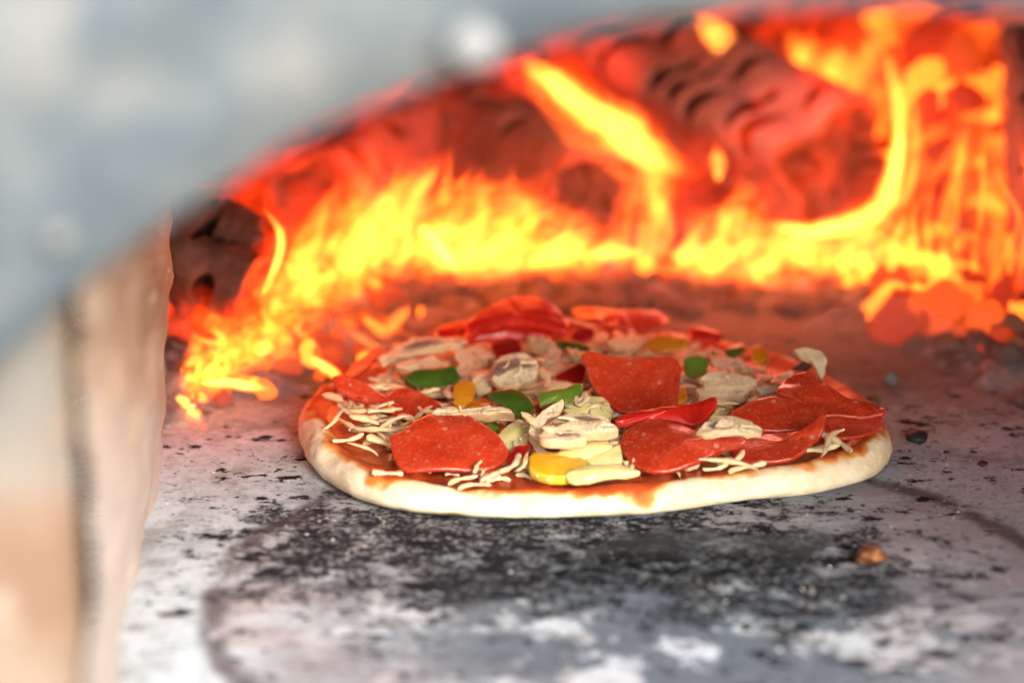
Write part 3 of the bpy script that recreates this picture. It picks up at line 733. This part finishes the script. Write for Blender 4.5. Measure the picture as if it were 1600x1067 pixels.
# grated cheese that fell on top of everything
bpy.context.view_layer.update()
dg = bpy.context.evaluated_depsgraph_get()
vb, fb = [], []
hits = 0
for k in range(1500):
    a = rnd.uniform(-math.pi, math.pi); r = (Rat(a) - .028) * math.sqrt(rnd.random())
    P0 = PC + Vector((math.cos(a) * r, math.sin(a) * r, .06))
    ok, loc, nor, _, ob, _ = S.ray_cast(dg, P0, Vector((0, 0, -1)), distance=.1)
    if not ok: continue
    if ob.name.startswith("pepper") or (not ob.name.startswith(("sauce", "cheese", "crust")) and rnd.random() < .75): continue
    rot = Vector((0, 0, 1)).rotation_difference(nor if nor.z > .5 else Vector((0, 0, 1))).to_matrix() @ Matrix.Rotation(rnd.uniform(0, 6.28), 3, 'Z')
    if hits < 30 and rnd.random() < .2:
        o = bpy.data.objects.new("cheese_shred", SH[rnd.randrange(12)]); COL.objects.link(o); o.parent = pizza
        o.location = loc + nor * .0009 - PC; o.rotation_euler = rot.to_euler(); sc_ = rnd.uniform(.55, .9); o.scale = (sc_, sc_, sc_); hits += 1
        continue
    me_ = SH[rnd.randrange(12)]; sc_ = rnd.uniform(.22, .55)
    M4 = Matrix.Translation(loc + nor * .0006 - PC) @ rot.to_4x4() @ Matrix.Diagonal((sc_, sc_ * 1.3, sc_ * 1.2, 1))
    b_ = len(vb); vb += [M4 @ v_.co for v_ in me_.vertices]; fb += [tuple(b_ + q for q in p_.vertices) for p_ in me_.polygons]
tag(mesh("loose_cheese", vb, fb, M_CH, pizza), kind='stuff')

# ================================================================== THE FIRE
ASHF = [(240, 700), (330, 672), (430, 640), (540, 590), (650, 540), (760, 490), (900, 470), (1080, 480), (1250, 505), (1400, 545), (1500, 600), (1600, 650), (1700, 690)]
apts = sorted((flat(*p).x, flat(*p).y) for p in ASHF)
ax_, ay_ = [p[0] for p in apts], [p[1] for p in apts]
def ash_h(x, y):
    f0 = float(np.interp(x, ax_, ay_)) + .012 * mn.noise(Vector((x * 30, 0, 0)))
    d = y - f0
    h = -.004 + .016 * sstep(-.005, .10, d) + .11 * sstep(1.45, 1.80, y) + .10 * sstep(1.09, 1.36, y) * sstep(.185, .235, x)
    lum = (.0045 * fbm((x, y, 0), 45, 4) + .0025 * fbm((x, y, 3), 130, 3)) * sstep(-.01, .03, d)
    return h + lum
def surfY(px, py):                               # how far away the ash is seen at this pixel
    d = ray(px, py); y = .85
    while y < 1.95:
        t = y / d.y
        if CAMZ + d.z * t <= max(0, ash_h(d.x * t, y)): return y
        y += .004
    return 9
def on_ash(px, py, up=0.0):
    p = at(px, py, min(surfY(px, py), 1.9)); p.z += up; return p
def m_ash():
    t = NT("ash_and_embers")
    n1 = t.noise(38, 7, .65); n2 = t.noise(140, 5, .65); n3 = t.noise(16, 4, .6)
    c = t.ramp(n1, [(.3, (.03, .027, .027)), (.44, (.13, .122, .126)), (.62, (.30, .29, .30))])
    c = t.mix(t.step(n2, .58, .7), c, (.42, .41, .42))
    d = t.attr("deep")
    g = t.math('MULTIPLY', t.step(t.math('ADD', n3, t.math('MULTIPLY', d, .35)), .62, .85), t.step(n1, .62, .38))
    return t.pbr(c, .95, t.bump(n2, .8, .004), emit=(1, .045, .006), estr=t.math('MULTIPLY', g, .32), spec=.1)
vs, dp = [], []
nx, ny = 150, 130
for i in range(nx):
    for j in range(ny):
        x = lerp(-.5, .5, i / (nx - 1)); y = lerp(.86, 1.95, (j / (ny - 1)) ** 1.3)
        vs.append((x, y, ash_h(x, y)))
        dp.append(sstep(.10, .30, y - float(np.interp(x, ax_, ay_))))
ASH = mesh("ash_bed", vs, grid_faces(nx, ny), m_ash(), attrs={"deep": dp}); tag(ASH, "grey ash bed with embers behind the pizza", "ash", kind='stuff')

# glowing coals
def m_coal(glow, name):
    t = NT(name); P = t.obj()
    oi = t.n("ShaderNodeObjectInfo")
    n1 = t.noise(95, 6, .7); n2 = t.noise(180, 4)
    c = t.ramp(n1, [(.35, (.03, .022, .02)), (.6, (.20, .16, .14)), (.75, (.40, .36, .33))] if glow > 1 else [(.3, (.05, .04, .038)), (.5, (.20, .17, .16)), (.7, (.34, .31, .30))])
    rn = oi.outputs['Random']
    g = t.math('MULTIPLY', t.step(n1, .42, .60), t.math('MULTIPLY', t.math('ADD', .10, t.math('POWER', rn, 3.5)), glow))
    ecol = t.mix(rn, (1, .025, .003), (1, .15, .012))
    return t.pbr(c, .9, t.bump(n2, .6, .003), emit=ecol, estr=g, spec=.1)
COALS = [m_coal(3.0, "glowing_coal"), m_coal(.08, "ashen_coal")]
def coal_mesh(seed, mat):
    r = random.Random(seed); vs = []
    seg, ring = 12, 8
    ex = (r.uniform(.8, 1.4), r.uniform(.7, 1.1), r.uniform(.6, 1))
    for j in range(ring):
        th_ = math.pi * j / (ring - 1)
        for i in range(seg):
            ph = 2 * math.pi * i / seg
            d = Vector((math.sin(th_) * math.cos(ph), math.sin(th_) * math.sin(ph), math.cos(th_)))
            m = max(abs(d.x), abs(d.y), abs(d.z)); k = lerp(1, .75 / m, .5) * (1 + .22 * fbm(d, 1.6, 3, seed))
            vs.append((d.x * ex[0] * k, d.y * ex[1] * k, d.z * ex[2] * k))
    fs = [(j * seg + i, (j + 1) * seg + i, (j + 1) * seg + (i + 1) % seg, j * seg + (i + 1) % seg) for j in range(ring - 1) for i in range(seg)]
    me = bpy.data.meshes.new("coal"); me.from_pydata(vs, [], fs); me.update(); me.polygons.foreach_set("use_smooth", [True] * len(me.polygons)); me.materials.append(mat)
    return me
CM = [[coal_mesh(k, m) for k in range(6)] for m in COALS]
def coal(p, s, hot=0, label=None, group=None):
    o = bpy.data.objects.new("ember" if hot == 0 else "ash_lump", CM[hot][rnd.randrange(6)]); COL.objects.link(o)
    o.location = p; o.scale = (s, s, s); o.rotation_euler = (rnd.uniform(0, 6), rnd.uniform(0, 6), rnd.uniform(0, 6))
    if label is None: label, group = (("dull red ember among the ash at the far right", "dull embers at the far right") if hot == 0 else ("grey ash lump among the embers at the far right", "ash lumps at the far right"))
    tag(o, label, "ember" if hot == 0 else "ash lump", group)
    return o
# the pile of glowing coals at the right
for k in range(170):
    px, py = rnd.uniform(1385, 1600), rnd.uniform(25, 520)
    coal(on_ash(px, py, .002), rnd.uniform(.007, .017), 0, "orange glowing coal in the pile at the right of the fire", "glowing coals in the pile at the right")
for k in range(110):
    px, py = rnd.uniform(285, 660), rnd.uniform(440, 655)
    if py > 650 - (px - 300) * .28: continue
    p = on_ash(px, py, .001)
    coal(p, rnd.uniform(.0025, .0065), 0, "small glowing ember on the ash left of the pizza", "embers on the ash left of the pizza")
for k in range(130):
    px, py = rnd.uniform(600, 1600), rnd.uniform(430, 490)
    if px > 1250: py += (px - 1250) * .40 * rnd.random()
    p = on_ash(px, py, 0)
    coal(p, rnd.uniform(.003, .0085), 1, "grey ash lump on the ash bed behind the pizza", "ash lumps behind the pizza")

for k in range(70):
    px, py = rnd.uniform(560, 1420), rnd.uniform(405, 446)
    coal(on_ash(px, py, .002), rnd.uniform(.003, .008), 0, "glowing ember at the foot of the flames behind the pizza", "embers at the foot of the flames")
for k in range(60):
    px, py = rnd.uniform(1370, 1600), rnd.uniform(440, 600)
    if py > 470 + (px - 1370) * .5: continue
    coal(on_ash(px, py, .001), rnd.uniform(.003, .008), 0 if rnd.random() < .45 else 1, None)
# ---- logs
def m_log(name, cols, glow=1.2):
    t = NT(name)
    cr = t.attr("crack"); hot = t.attr("hot")
    n1 = t.noise(35, 6, .65); n2 = t.noise(170, 5, .65)
    c = t.ramp(n1, [(.3, cols[0]), (.5, cols[1]), (.7, cols[2])])
    c = t.mix(t.step(cr, .12, .55), c, (.010, .007, .006))
    g = t.math('MULTIPLY', hot, t.step(n1, .3, .6))
    return t.pbr(c, .9, t.bump(t.math('ADD', n1, t.math('MULTIPLY', n2, .5)), .6, .004), emit=(1, .045, .005), estr=t.math('MULTIPLY', g, glow), spec=.12)
def log(name, A, B, r, mat, label, seed=0, flat_=.2, cells=(14, 6), crackd=.006, sag=0, hot_end=.05, hot_under=.5):
    """charred split log from A (near end) to B (far end)"""
    A, B = Vector(A), Vector(B); ax = (B - A); L = ax.length; ax = ax.normalized()
    up = Vector((0, 0, 1)); si = ax.cross(up).normalized(); up = si.cross(ax)
    NU, NV = 170, 96
    rs = random.Random(seed); gash = []
    for k in range(cells[0]):
        for m in range(cells[1]):
            if rs.random() < .62:
                gash.append(((k + rs.uniform(.1, .9)) / cells[0], (m + rs.uniform(0, 1)) * 2 * math.pi / cells[1], rs.uniform(.35, .95) * math.pi / cells[1] * 1.05, rs.uniform(.0028, .0072), rs.uniform(-.03, .03), rs.uniform(-.012, .012)))
    vs, ck, ht = [], [], []
    def ring(u, k, endk=1.0):
        for j in range(NV):
            a = 2 * math.pi * j / NV
            rr = r * (1 + flat_ * .5 * math.cos(4 * a + seed) + .07 * fbm((math.cos(a), math.sin(a), u * L * 6), 1.5, 3, seed))
            c = 0
            for (gu, ga, la, gw, sl, cv) in gash:
                da = (a - ga + math.pi) % (2 * math.pi) - math.pi
                if abs(da) > la: continue
                t_ = da / la
                du = abs(u - gu - sl * t_ - cv * t_ * t_) * L / (gw * (1 - t_ * t_) ** .6 + 1e-6)
                if du < 1.3: c = max(c, min(1, 1.6 * (1.3 - du)) * sstep(.02, .07, u))
            rr2 = (rr - crackd * c + .0012 * fbm((math.cos(a) * r, math.sin(a) * r, u * L), 90, 3)) * endk
            p = A + ax * (u * L) + si * math.cos(a) * rr2 + up * math.sin(a) * rr2 + Vector((0, 0, -sag * 4 * u * (1 - u)))
            vs.append(p - A); ck.append(c)
            low = sstep(.2, -.8, math.sin(a)) * hot_under
            ht.append(max(low * (.4 + .6 * c), sstep(hot_end, 0, u) * .8) + (.5 * c if u < .25 else 0))
    for i in range(NU): ring(i / (NU - 1), i)
    fs = grid_faces(NU, NV, wrap_v=True)
    # near end: stepped in, rough
    b = (0) * NV
    last = 0
    for (k, dz) in ((.93, -.003), (.78, .002), (.55, .006), (.3, .004)):
        s0 = len(vs)
        for j in range(NV):
            q = vs[j] * k + ax * (dz + .003 * fbm((k * 3, j * .2, seed), 2, 3)); vs.append(q); ck.append(.30 + .35 * max(0, fbm((k * 5, j * .25, seed), 1.5, 3))); ht.append(1.0 if k > .9 else .20); 
        for j in range(NV): fs.append((last + (j + 1) % NV, last + j, s0 + j, s0 + (j + 1) % NV))
        last = s0
    fs.append(tuple(last + j for j in range(NV))[::-1])
    fs.append(tuple((NU - 1) * NV + j for j in range(NV)))
    o = mesh(name, vs, fs, mat, None, A, attrs={"crack": ck, "hot": ht}); tag(o, label, "log", "burning logs in the oven")
    return o
GL = .30
ML1 = m_log("charred_log", [(.24, .165, .145), (.30, .21, .185), (.37, .27, .24)], GL)
ML2 = m_log("ashen_log", [(.15, .09, .08), (.21, .135, .12), (.28, .19, .17)], GL)
log("firewood_log", flat(1305, 268, .046), flat(985, 80, .075), .034, ML1, "big charred log with cracked bark and a glowing end, right of centre", 1, .40, (11, 5), .009)
log("firewood_log", flat(925, 322, .034), flat(690, 175, .055), .030, ML2, "reddish log behind the yellow flames, left of the flame streak", 4, .2, (9, 4), .008, hot_under=.9)
ML3 = m_log("burning_log", [(.04, .02, .018), (.10, .05, .042), (.17, .09, .075)], .9)
log("firewood_log", flat(400, 460, .030), flat(225, 385, .050), .030, ML3, "dark layered charred log at the far left behind the jamb", 8, .3, (7, 7), .009, hot_under=1.0)
log("firewood_log", flat(1665, 420, .030), flat(1598, 90, .095), .020, ML1, "dark red charred log at the right edge of the oven", 11, .2, (9, 5), .004)
log("firewood_log", flat(500, 330, .030), flat(800, 120, .060), .030, ML2, "red glowing log at the back behind the tall flames", 14, .2, (9, 4), .008, hot_under=1.0)

# ---- flames: tapering tongues of thin glowing gas, clear where they are thin
def m_fire(name, strength, cold, hot, lo=.34, hi=.66):
    t = NT(name)
    al, cx, cs, fade = t.attr("along"), t.attr("cx"), t.attr("cs"), t.attr("fade")
    cv = t.n("ShaderNodeCombineXYZ"); t.put(cv.inputs[0], cx); t.put(cv.inputs[1], cs); t.put(cv.inputs[2], t.math('MULTIPLY', al, 22))
    oi = t.n("ShaderNodeObjectInfo")
    v2 = t.n("ShaderNodeVectorMath", operation='ADD'); t.put(v2.inputs[0], cv.outputs[0]); 
    of = t.n("ShaderNodeCombineXYZ"); t.put(of.inputs[0], t.math('MULTIPLY', oi.outputs['Random'], 37)); t.put(v2.inputs[1], of.outputs[0])
    n = t.noise(1.5, 4, .62, vec=v2.outputs[0], dist=.5)
    g = t.n("ShaderNodeNewGeometry")
    dp = t.n("ShaderNodeVectorMath", operation='DOT_PRODUCT'); t.put(dp.inputs[0], g.outputs['Normal']); t.put(dp.inputs[1], g.outputs['Incoming'])
    thick = t.math('POWER', t.math('ABSOLUTE', dp.outputs['Value']), 1.9)          # how much gas the ray crosses
    k = t.math('MULTIPLY', t.math('MULTIPLY', t.step(n, lo, hi), thick), fade)
    e = t.n("ShaderNodeEmission"); t.put(e.inputs[0], t.ramp(k, [(.03, cold), (.35, tuple((p + q) / 2 for p, q in zip(cold, hot))), (.75, hot)])); t.put(e.inputs[1], t.math('MULTIPLY', k, strength))
    tr = t.n("ShaderNodeBsdfTransparent"); ad = t.n("ShaderNodeAddShader")
    t.t.links.new(e.outputs[0], ad.inputs[0]); t.t.links.new(tr.outputs[0], ad.inputs[1]); t.t.links.new(ad.outputs[0], t.out.inputs['Surface'])
    return t.m
MF_HOT = m_fire("hot_flame", .50, (1, .045, .004), (1, .27, .026))
MF_CORE = m_fire("steady_flame", .85, (1, .08, .006), (1, .34, .04), .20, .62)
MF_MID = m_fire("orange_flame", .36, (1, .035, .003), (1, .20, .015))
MF_RED = m_fire("red_glow", .22, (1, .015, .002), (1, .05, .005), .30, .70)
def tube(spine, Y, depth=None, n=44, seg=22, seed=0, rough=.38, fat=1.0):
    sp = catmull([(p[0], p[1], p[2]) for p in spine], n)
    C = [at(p[0], p[1], min(Y, surfY(p[0], p[1] + p[2] * .6) - .006)) for p in sp]
    vs, al, cx, cs, fd = [], [], [], [], []
    L = 0
    for i in range(n):
        if i: L += (C[i] - C[i - 1]).length
        t_ = (C[min(i + 1, n - 1)] - C[max(i - 1, 0)]); t_.y = 0
        if t_.length < 1e-9: t_ = Vector((0, 0, 1))
        t_.normalize(); side = Vector((t_.z, 0, -t_.x))
        rp = sp[i][2]
        if 500 < sp[i][0] < 1400 and sp[i][1] < 440: rp = min(rp, max(7, (452 - sp[i][1]) / fat))
        r = max(.0006, px2m(max(.6, rp), C[i].y)) * fat
        dpth = min(r, depth) if depth else r
        u = i / (n - 1)
        for j in range(seg):
            a = 2 * math.pi * j / seg
            q_ = (C[i].x + math.cos(a) * r, C[i].z * .6, math.sin(a) * r)
            k = max(.25, 1 + rough * fbm(q_, 34, 3, seed) + rough * .5 * fbm(q_, 95, 2, seed))
            vs.append(C[i] + side * math.cos(a) * r * k + Vector((0, 1, 0)) * math.sin(a) * dpth * k)
            al.append(L); cx.append(math.cos(a) * min(2.2, r * 70)); cs.append(math.sin(a) * min(2.2, r * 70)); fd.append(sstep(0, .12, u) * (1 - .85 * sstep(.55, 1, u)))
    fs = grid_faces(n, seg, wrap_v=True)
    fs.append(tuple(range(seg))[::-1]); fs.append(tuple((n - 1) * seg + j for j in range(seg)))
    return vs, fs, {"along": al, "cx": cx, "cs": cs, "fade": fd}
def flame(label, tongues):
    base = at(tongues[0][0][0][0], tongues[0][0][0][1], tongues[0][1])
    e = empty("flame", base); tag(e, label, "flame", "flames of the wood fire")
    for i, (sp, Y, mat, dep) in enumerate(tongues):
        vs, fs, at_ = tube(sp, Y, dep, seed=len(label) + i * 3.3, fat=1.15)
        mesh("flame_tongue", [p - base for p in vs], fs, mat, e, attrs=at_)
    return e
fr_ = random.Random(21)
def licks(n, xs, base, top, Y, lean, w, mats):
    """a row of thin licks between a base line and an envelope, each leaning and curving on its own"""
    out = []
    for k in range(n):
        x = lerp(xs[0], xs[1], (k + fr_.random()) / n)
        y0 = float(np.interp(x, base[0], base[1])) + fr_.uniform(-14, 10)
        xt = x + lean * fr_.uniform(.4, 1.3)
        yt = float(np.interp(xt, top[0], top[1])) + fr_.uniform(0, 1) ** 2 * (y0 - float(np.interp(xt, top[0], top[1]))) * .55
        h = y0 - yt
        ww = fr_.uniform(*w)
        b = fr_.uniform(-.22, .22) * h
        out.append(([(x, y0, ww * .6), (lerp(x, xt, .2) + b * .5, y0 - h * .25, ww), (lerp(x, xt, .5) + b, y0 - h * .55, ww * .8), (lerp(x, xt, .85) + b * .3, y0 - h * .82, ww * .45), (xt, yt, 2)], Y + fr_.uniform(-.03, .02), mats[fr_.randrange(len(mats))], .025))
    return out
LB = ([270, 330, 430, 540, 640, 760, 900, 1000], [640, 600, 545, 480, 425, 420, 418, 425])
LT = ([270, 330, 430, 500, 560, 595, 640, 700, 800, 880, 940, 1010], [585, 500, 380, 300, 250, 205, 250, 225, 255, 290, 350, 385])
flame("broad yellow flame rising from the embers at the left of the pizza", [
    ([(290, 640, 14), (350, 570, 32), (420, 500, 46), (480, 430, 52), (530, 350, 44), (575, 270, 24), (592, 215, 5)], 1.10, MF_HOT, .03),
    ([(330, 600, 14), (400, 530, 40), (470, 455, 50), (540, 390, 48), (590, 330, 30), (630, 270, 6)], 1.10, MF_HOT, .03),
    ([(420, 500, 40), (520, 430, 60), (600, 350, 64), (650, 300, 40), (700, 240, 8)], 1.12, MF_HOT, .035),
    ([(545, 420, 40), (640, 380, 58), (730, 345, 56), (800, 315, 38), (860, 270, 8)], 1.14, MF_HOT, .035),
    ([(640, 400, 34), (740, 385, 52), (830, 365, 52), (910, 360, 36), (975, 395, 10)], 1.15, MF_HOT, .03),
    ([(700, 420, 18), (800, 408, 34), (900, 404, 34), (990, 418, 16)], 1.13, MF_HOT, .03),
    ([(650, 350, 8), (690, 390, 11), (725, 442, 7)], 1.10, MF_CORE, .02),
    ([(405, 470, 4), (432, 415, 8), (438, 365, 7), (412, 325, 3)], 1.00, MF_CORE, .01)]
    + licks(46, (280, 960), LB, LT, 1.12, 75, (11, 30), [MF_HOT, MF_HOT, MF_MID]))
flame("long bright flame streak slanting between the two logs", [
    ([(806, 88, 5), (860, 124, 17), (920, 170, 22), (990, 222, 27), (1050, 258, 20), (1088, 275, 4)], 1.20, MF_CORE, .03),
    ([(800, 85, 8), (860, 130, 32), (920, 182, 40), (990, 236, 44), (1040, 275, 30), (1070, 310, 6)], 1.20, MF_HOT, .03),
    ([(985, 425, 34), (1000, 350, 42), (1010, 290, 38), (1005, 235, 20), (980, 190, 5)], 1.16, MF_HOT, .03),
    ([(1010, 420, 20), (1030, 360, 22), (1025, 300, 18), (1015, 250, 6)], 1.15, MF_HOT, .03)])
CB = ([960, 1100, 1250, 1400, 1480], [425, 425, 428, 430, 440]); CT = ([960, 1060, 1110, 1155, 1210, 1300, 1380, 1480], [350, 370, 330, 275, 335, 350, 320, 330])
flame("yellow flame under the near end of the big log", [
    ([(1050, 425, 36), (1100, 400, 50), (1150, 350, 46), (1160, 305, 24), (1150, 275, 5)], 1.14, MF_HOT, .035),
    ([(1090, 425, 40), (1160, 385, 56), (1200, 355, 40), (1195, 320, 8)], 1.13, MF_HOT, .035),
    ([(1120, 425, 30), (1220, 400, 50), (1320, 392, 48), (1420, 405, 40), (1470, 420, 12)], 1.14, MF_HOT, .035),
    ([(1123, 285, 4), (1122, 250, 12), (1118, 225, 4)], 1.17, MF_CORE, .02)] + licks(26, (985, 1460), CB, CT, 1.13, 20, (12, 30), [MF_HOT, MF_HOT, MF_MID]))
flame("thin flame curling round the end of the big log", [
    ([(1165, 352, 8), (1270, 360, 14), (1340, 348, 17), (1384, 312, 16), (1402, 240, 13), (1404, 170, 14), (1390, 105, 12), (1368, 55, 4)], 1.17, MF_CORE, .025),
    ([(1160, 365, 16), (1270, 372, 26), (1350, 354, 30), (1398, 304, 28), (1416, 220, 24), (1412, 140, 24), (1388, 80, 10)], 1.18, MF_HOT, .025)])
TB = ([1150, 1250, 1320, 1390], [110, 175, 200, 190]); TT = ([1150, 1250, 1320, 1390], [60, 35, 15, 40])
flame("orange flame above the top of the big log", [
    ([(1165, 95, 10), (1215, 120, 30), (1270, 130, 52), (1310, 100, 50), (1330, 60, 30), (1335, 20, 6)], 1.42, MF_HOT, .035),
    ([(1210, 170, 10), (1270, 185, 26), (1320, 190, 40), (1375, 170, 34), (1385, 100, 26), (1380, 40, 8)], 1.40, MF_HOT, .03),
    ([(1092, 10, 4), (1112, 42, 15), (1140, 78, 16), (1172, 108, 5)], 1.33, MF_CORE, .02)] + licks(12, (1160, 1380), TB, TT, 1.40, 25, (14, 28), [MF_HOT, MF_MID]))
RB = ([1420, 1500, 1590], [460, 470, 490]); RT = ([1420, 1480, 1530, 1570, 1600], [230, 150, 120, 110, 200])
flame("ragged orange flame over the coals at the right", [
    ([(1420, 450, 22), (1465, 380, 22), (1490, 300, 18), (1500, 220, 12), (1480, 150, 6)], 1.12, MF_MID, .025),
    ([(1545, 480, 10), (1555, 380, 18), (1555, 260, 18), (1560, 160, 10), (1572, 120, 4)], 1.10, MF_MID, .025)] + licks(6, (1420, 1590), RB, RT, 1.10, 20, (7, 15), [MF_MID]))
flame("low yellow flame licking the embers beside the jamb", [
    ([(274, 618, 4), (298, 638, 11), (322, 672, 4)], .97, MF_CORE, .012),
    ([(306, 598, 3), (350, 598, 8), (395, 604, 7), (424, 608, 2)], .98, MF_CORE, .012),
    ([(278, 596, 8), (330, 580, 20), (400, 560, 22), (450, 520, 18), (475, 485, 5)], 1.02, MF_HOT, .02)])
flame("small flame flickering at the left edge of the pizza", [
    ([(484, 557, 3), (503, 571, 9), (526, 586, 7), (534, 593, 2)], 1.02, MF_CORE, .012),
    ([(560, 490, 4), (600, 514, 11), (632, 490, 9), (642, 472, 3)], 1.06, MF_HOT, .014),
    ([(530, 500, 3), (560, 520, 9), (590, 545, 7), (610, 560, 2)], 1.05, MF_HOT, .012)])
flame("wide red flame filling the back of the oven", [  # bodies added for the red haze of glow between the flames
    ([(300, 450, 60), (450, 360, 110), (620, 280, 130), (800, 220, 120), (980, 200, 100), (1080, 200, 30)], 1.55, MF_RED, .06),
    ([(960, 380, 50), (1100, 330, 90), (1300, 250, 140), (1450, 200, 150), (1560, 200, 60)], 1.5, MF_RED, .06),
    ([(320, 560, 20), (420, 480, 70), (520, 360, 90), (600, 260, 70), (700, 200, 20)], 1.13, MF_RED, .03)])

# point lamps added for the fire's light, some only to brighten logs and toppings
for (px, py, Y, e) in [(520, 280, 1.08, 1.0), (800, 260, 1.10, 1.5), (1150, 270, 1.10, 1.5), (1430, 300, 1.12, .35), (1280, 60, 1.42, 2), (900, 90, 1.35, 2), (1010, 200, 1.17, 1.0), (1180, 20, 1.2, 3.8), (760, 190, 1.16, .9), (560, 210, 1.15, .8), (1560, 220, 1.15, .35), (430, 400, .985, .5), (330, 600, .95, .28)]:
    l = bpy.data.lights.new("added_fire_light", 'POINT'); l.energy = e * .032; l.color = (1, .27, .20) if px in (1010, 1180) else ((1, .13, .035) if py in (260, 270, 280) else (1, .075, .036)); l.shadow_soft_size = .03
    o = bpy.data.objects.new("added_fire_light", l); COL.objects.link(o); o.location = at(px, py, Y)

# loose grit on the stone: ash crumbs and bits of char
def grit(name, n, mat, boxes, sz):
    vs, fs = [], []
    r = random.Random(len(name))
    for k in range(n):
        x0, y0, x1, y1 = boxes[k % len(boxes)]
        p = flat(r.uniform(x0, x1), r.uniform(y0, y1), 0)
        q = p - PC
        if q.length < Rat(math.atan2(q.y, q.x)) + .004: continue
        a = sz * (.35 + r.random() ** 3 * 1.6); b = len(vs)
        for d in ((1, 0, .1), (.2, .9, 0), (-1.1, .1, .2), (-.1, -.8, .1), (.1, .1, .75), (.3, -.2, -.3)):
            vs.append(p + Vector((d[0] * a * r.uniform(.6, 1.4), d[1] * a * r.uniform(.6, 1.4), max(-.0004, d[2] * a * r.uniform(.6, 1.2)))))
        for i in range(4): fs += [(b + i, b + (i + 1) % 4, b + 4), (b + (i + 1) % 4, b + i, b + 5)]
    tag(mesh(name, vs, fs, mat, smooth=False), kind='stuff')
MASHW = m_simple("pale_ash_crumbs", (.50, .49, .47), .9)
grit("ash_grit", 420, MASHW, [(215, 720, 1600, 1060), (215, 720, 620, 980), (1250, 640, 1600, 900)], .00045)
grit("char_grit", 300, MCHAR, [(230, 720, 700, 1000), (1200, 640, 1600, 1060), (400, 760, 1500, 1060)], .0007)

# thin smoke drifting over the stone
def m_smoke(d):
    t = NT("thin_smoke"); v = t.n("ShaderNodeVolumeScatter"); v.inputs['Color'].default_value = (.86, .9, .95, 1); v.inputs['Density'].default_value = d
    t.t.links.new(v.outputs[0], t.out.inputs['Volume']); t.m.cycles.homogeneous_volume = True
    return t.m
MSM = m_smoke(2.8)
def smoke(spine, Y, lb, MSM=MSM):
    vs, fs, _ = tube(spine, Y, .02, seed=3, rough=.5); c = vs[0].copy()
    tag(mesh("smoke", [p - c for p in vs], fs, MSM, None, c), lb, "smoke", kind='stuff')
smoke([(830, 930, 6), (930, 905, 40), (1060, 890, 55), (1180, 880, 45), (1300, 830, 12)], .80, "thin bluish smoke over the stone in front of the pizza", m_smoke(7))
smoke([(1200, 620, 8), (1290, 570, 50), (1380, 545, 65), (1480, 560, 40), (1560, 600, 8)], 1.0, "thin smoke drifting past the right rim of the pizza")

# crumb on the floor in front, and charcoal bits by the right rim
def m_crumb():
    t = NT("burnt_crumb"); n = t.noise(200, 5)
    return t.pbr(t.ramp(n, [(.35, (.06, .02, .008)), (.55, (.20, .07, .022)), (.7, (.38, .17, .06))]), .6, t.bump(n, .6, .001))
p = flat(1362, 866, .0025)
tag(blob("crumb", p, .0046, .0036, .0024, m_crumb(), None, 1.0, seed=5, seg=26, ring=16), "burnt brown crumb lying on the bare stone in front of the pizza", "crumb")
for (px, py, r, lb) in [(1432, 682, .0048, "black charcoal bit beside the right rim of the pizza"), (1536, 724, .0022, "tiny black charcoal bit far right on the pale stone")]:
    tag(blob("charcoal_bit", flat(px, py, r * .4), r, r * .9, r * .5, MCHAR, None, .4, seed=px), lb, "charcoal")
tag(blob("ash_flake", flat(1392, 592, .003), .0035, .003, .003, MWHITE, None, .4, seed=2), "small white ash flake on the floor behind the right rim", "ash flake")
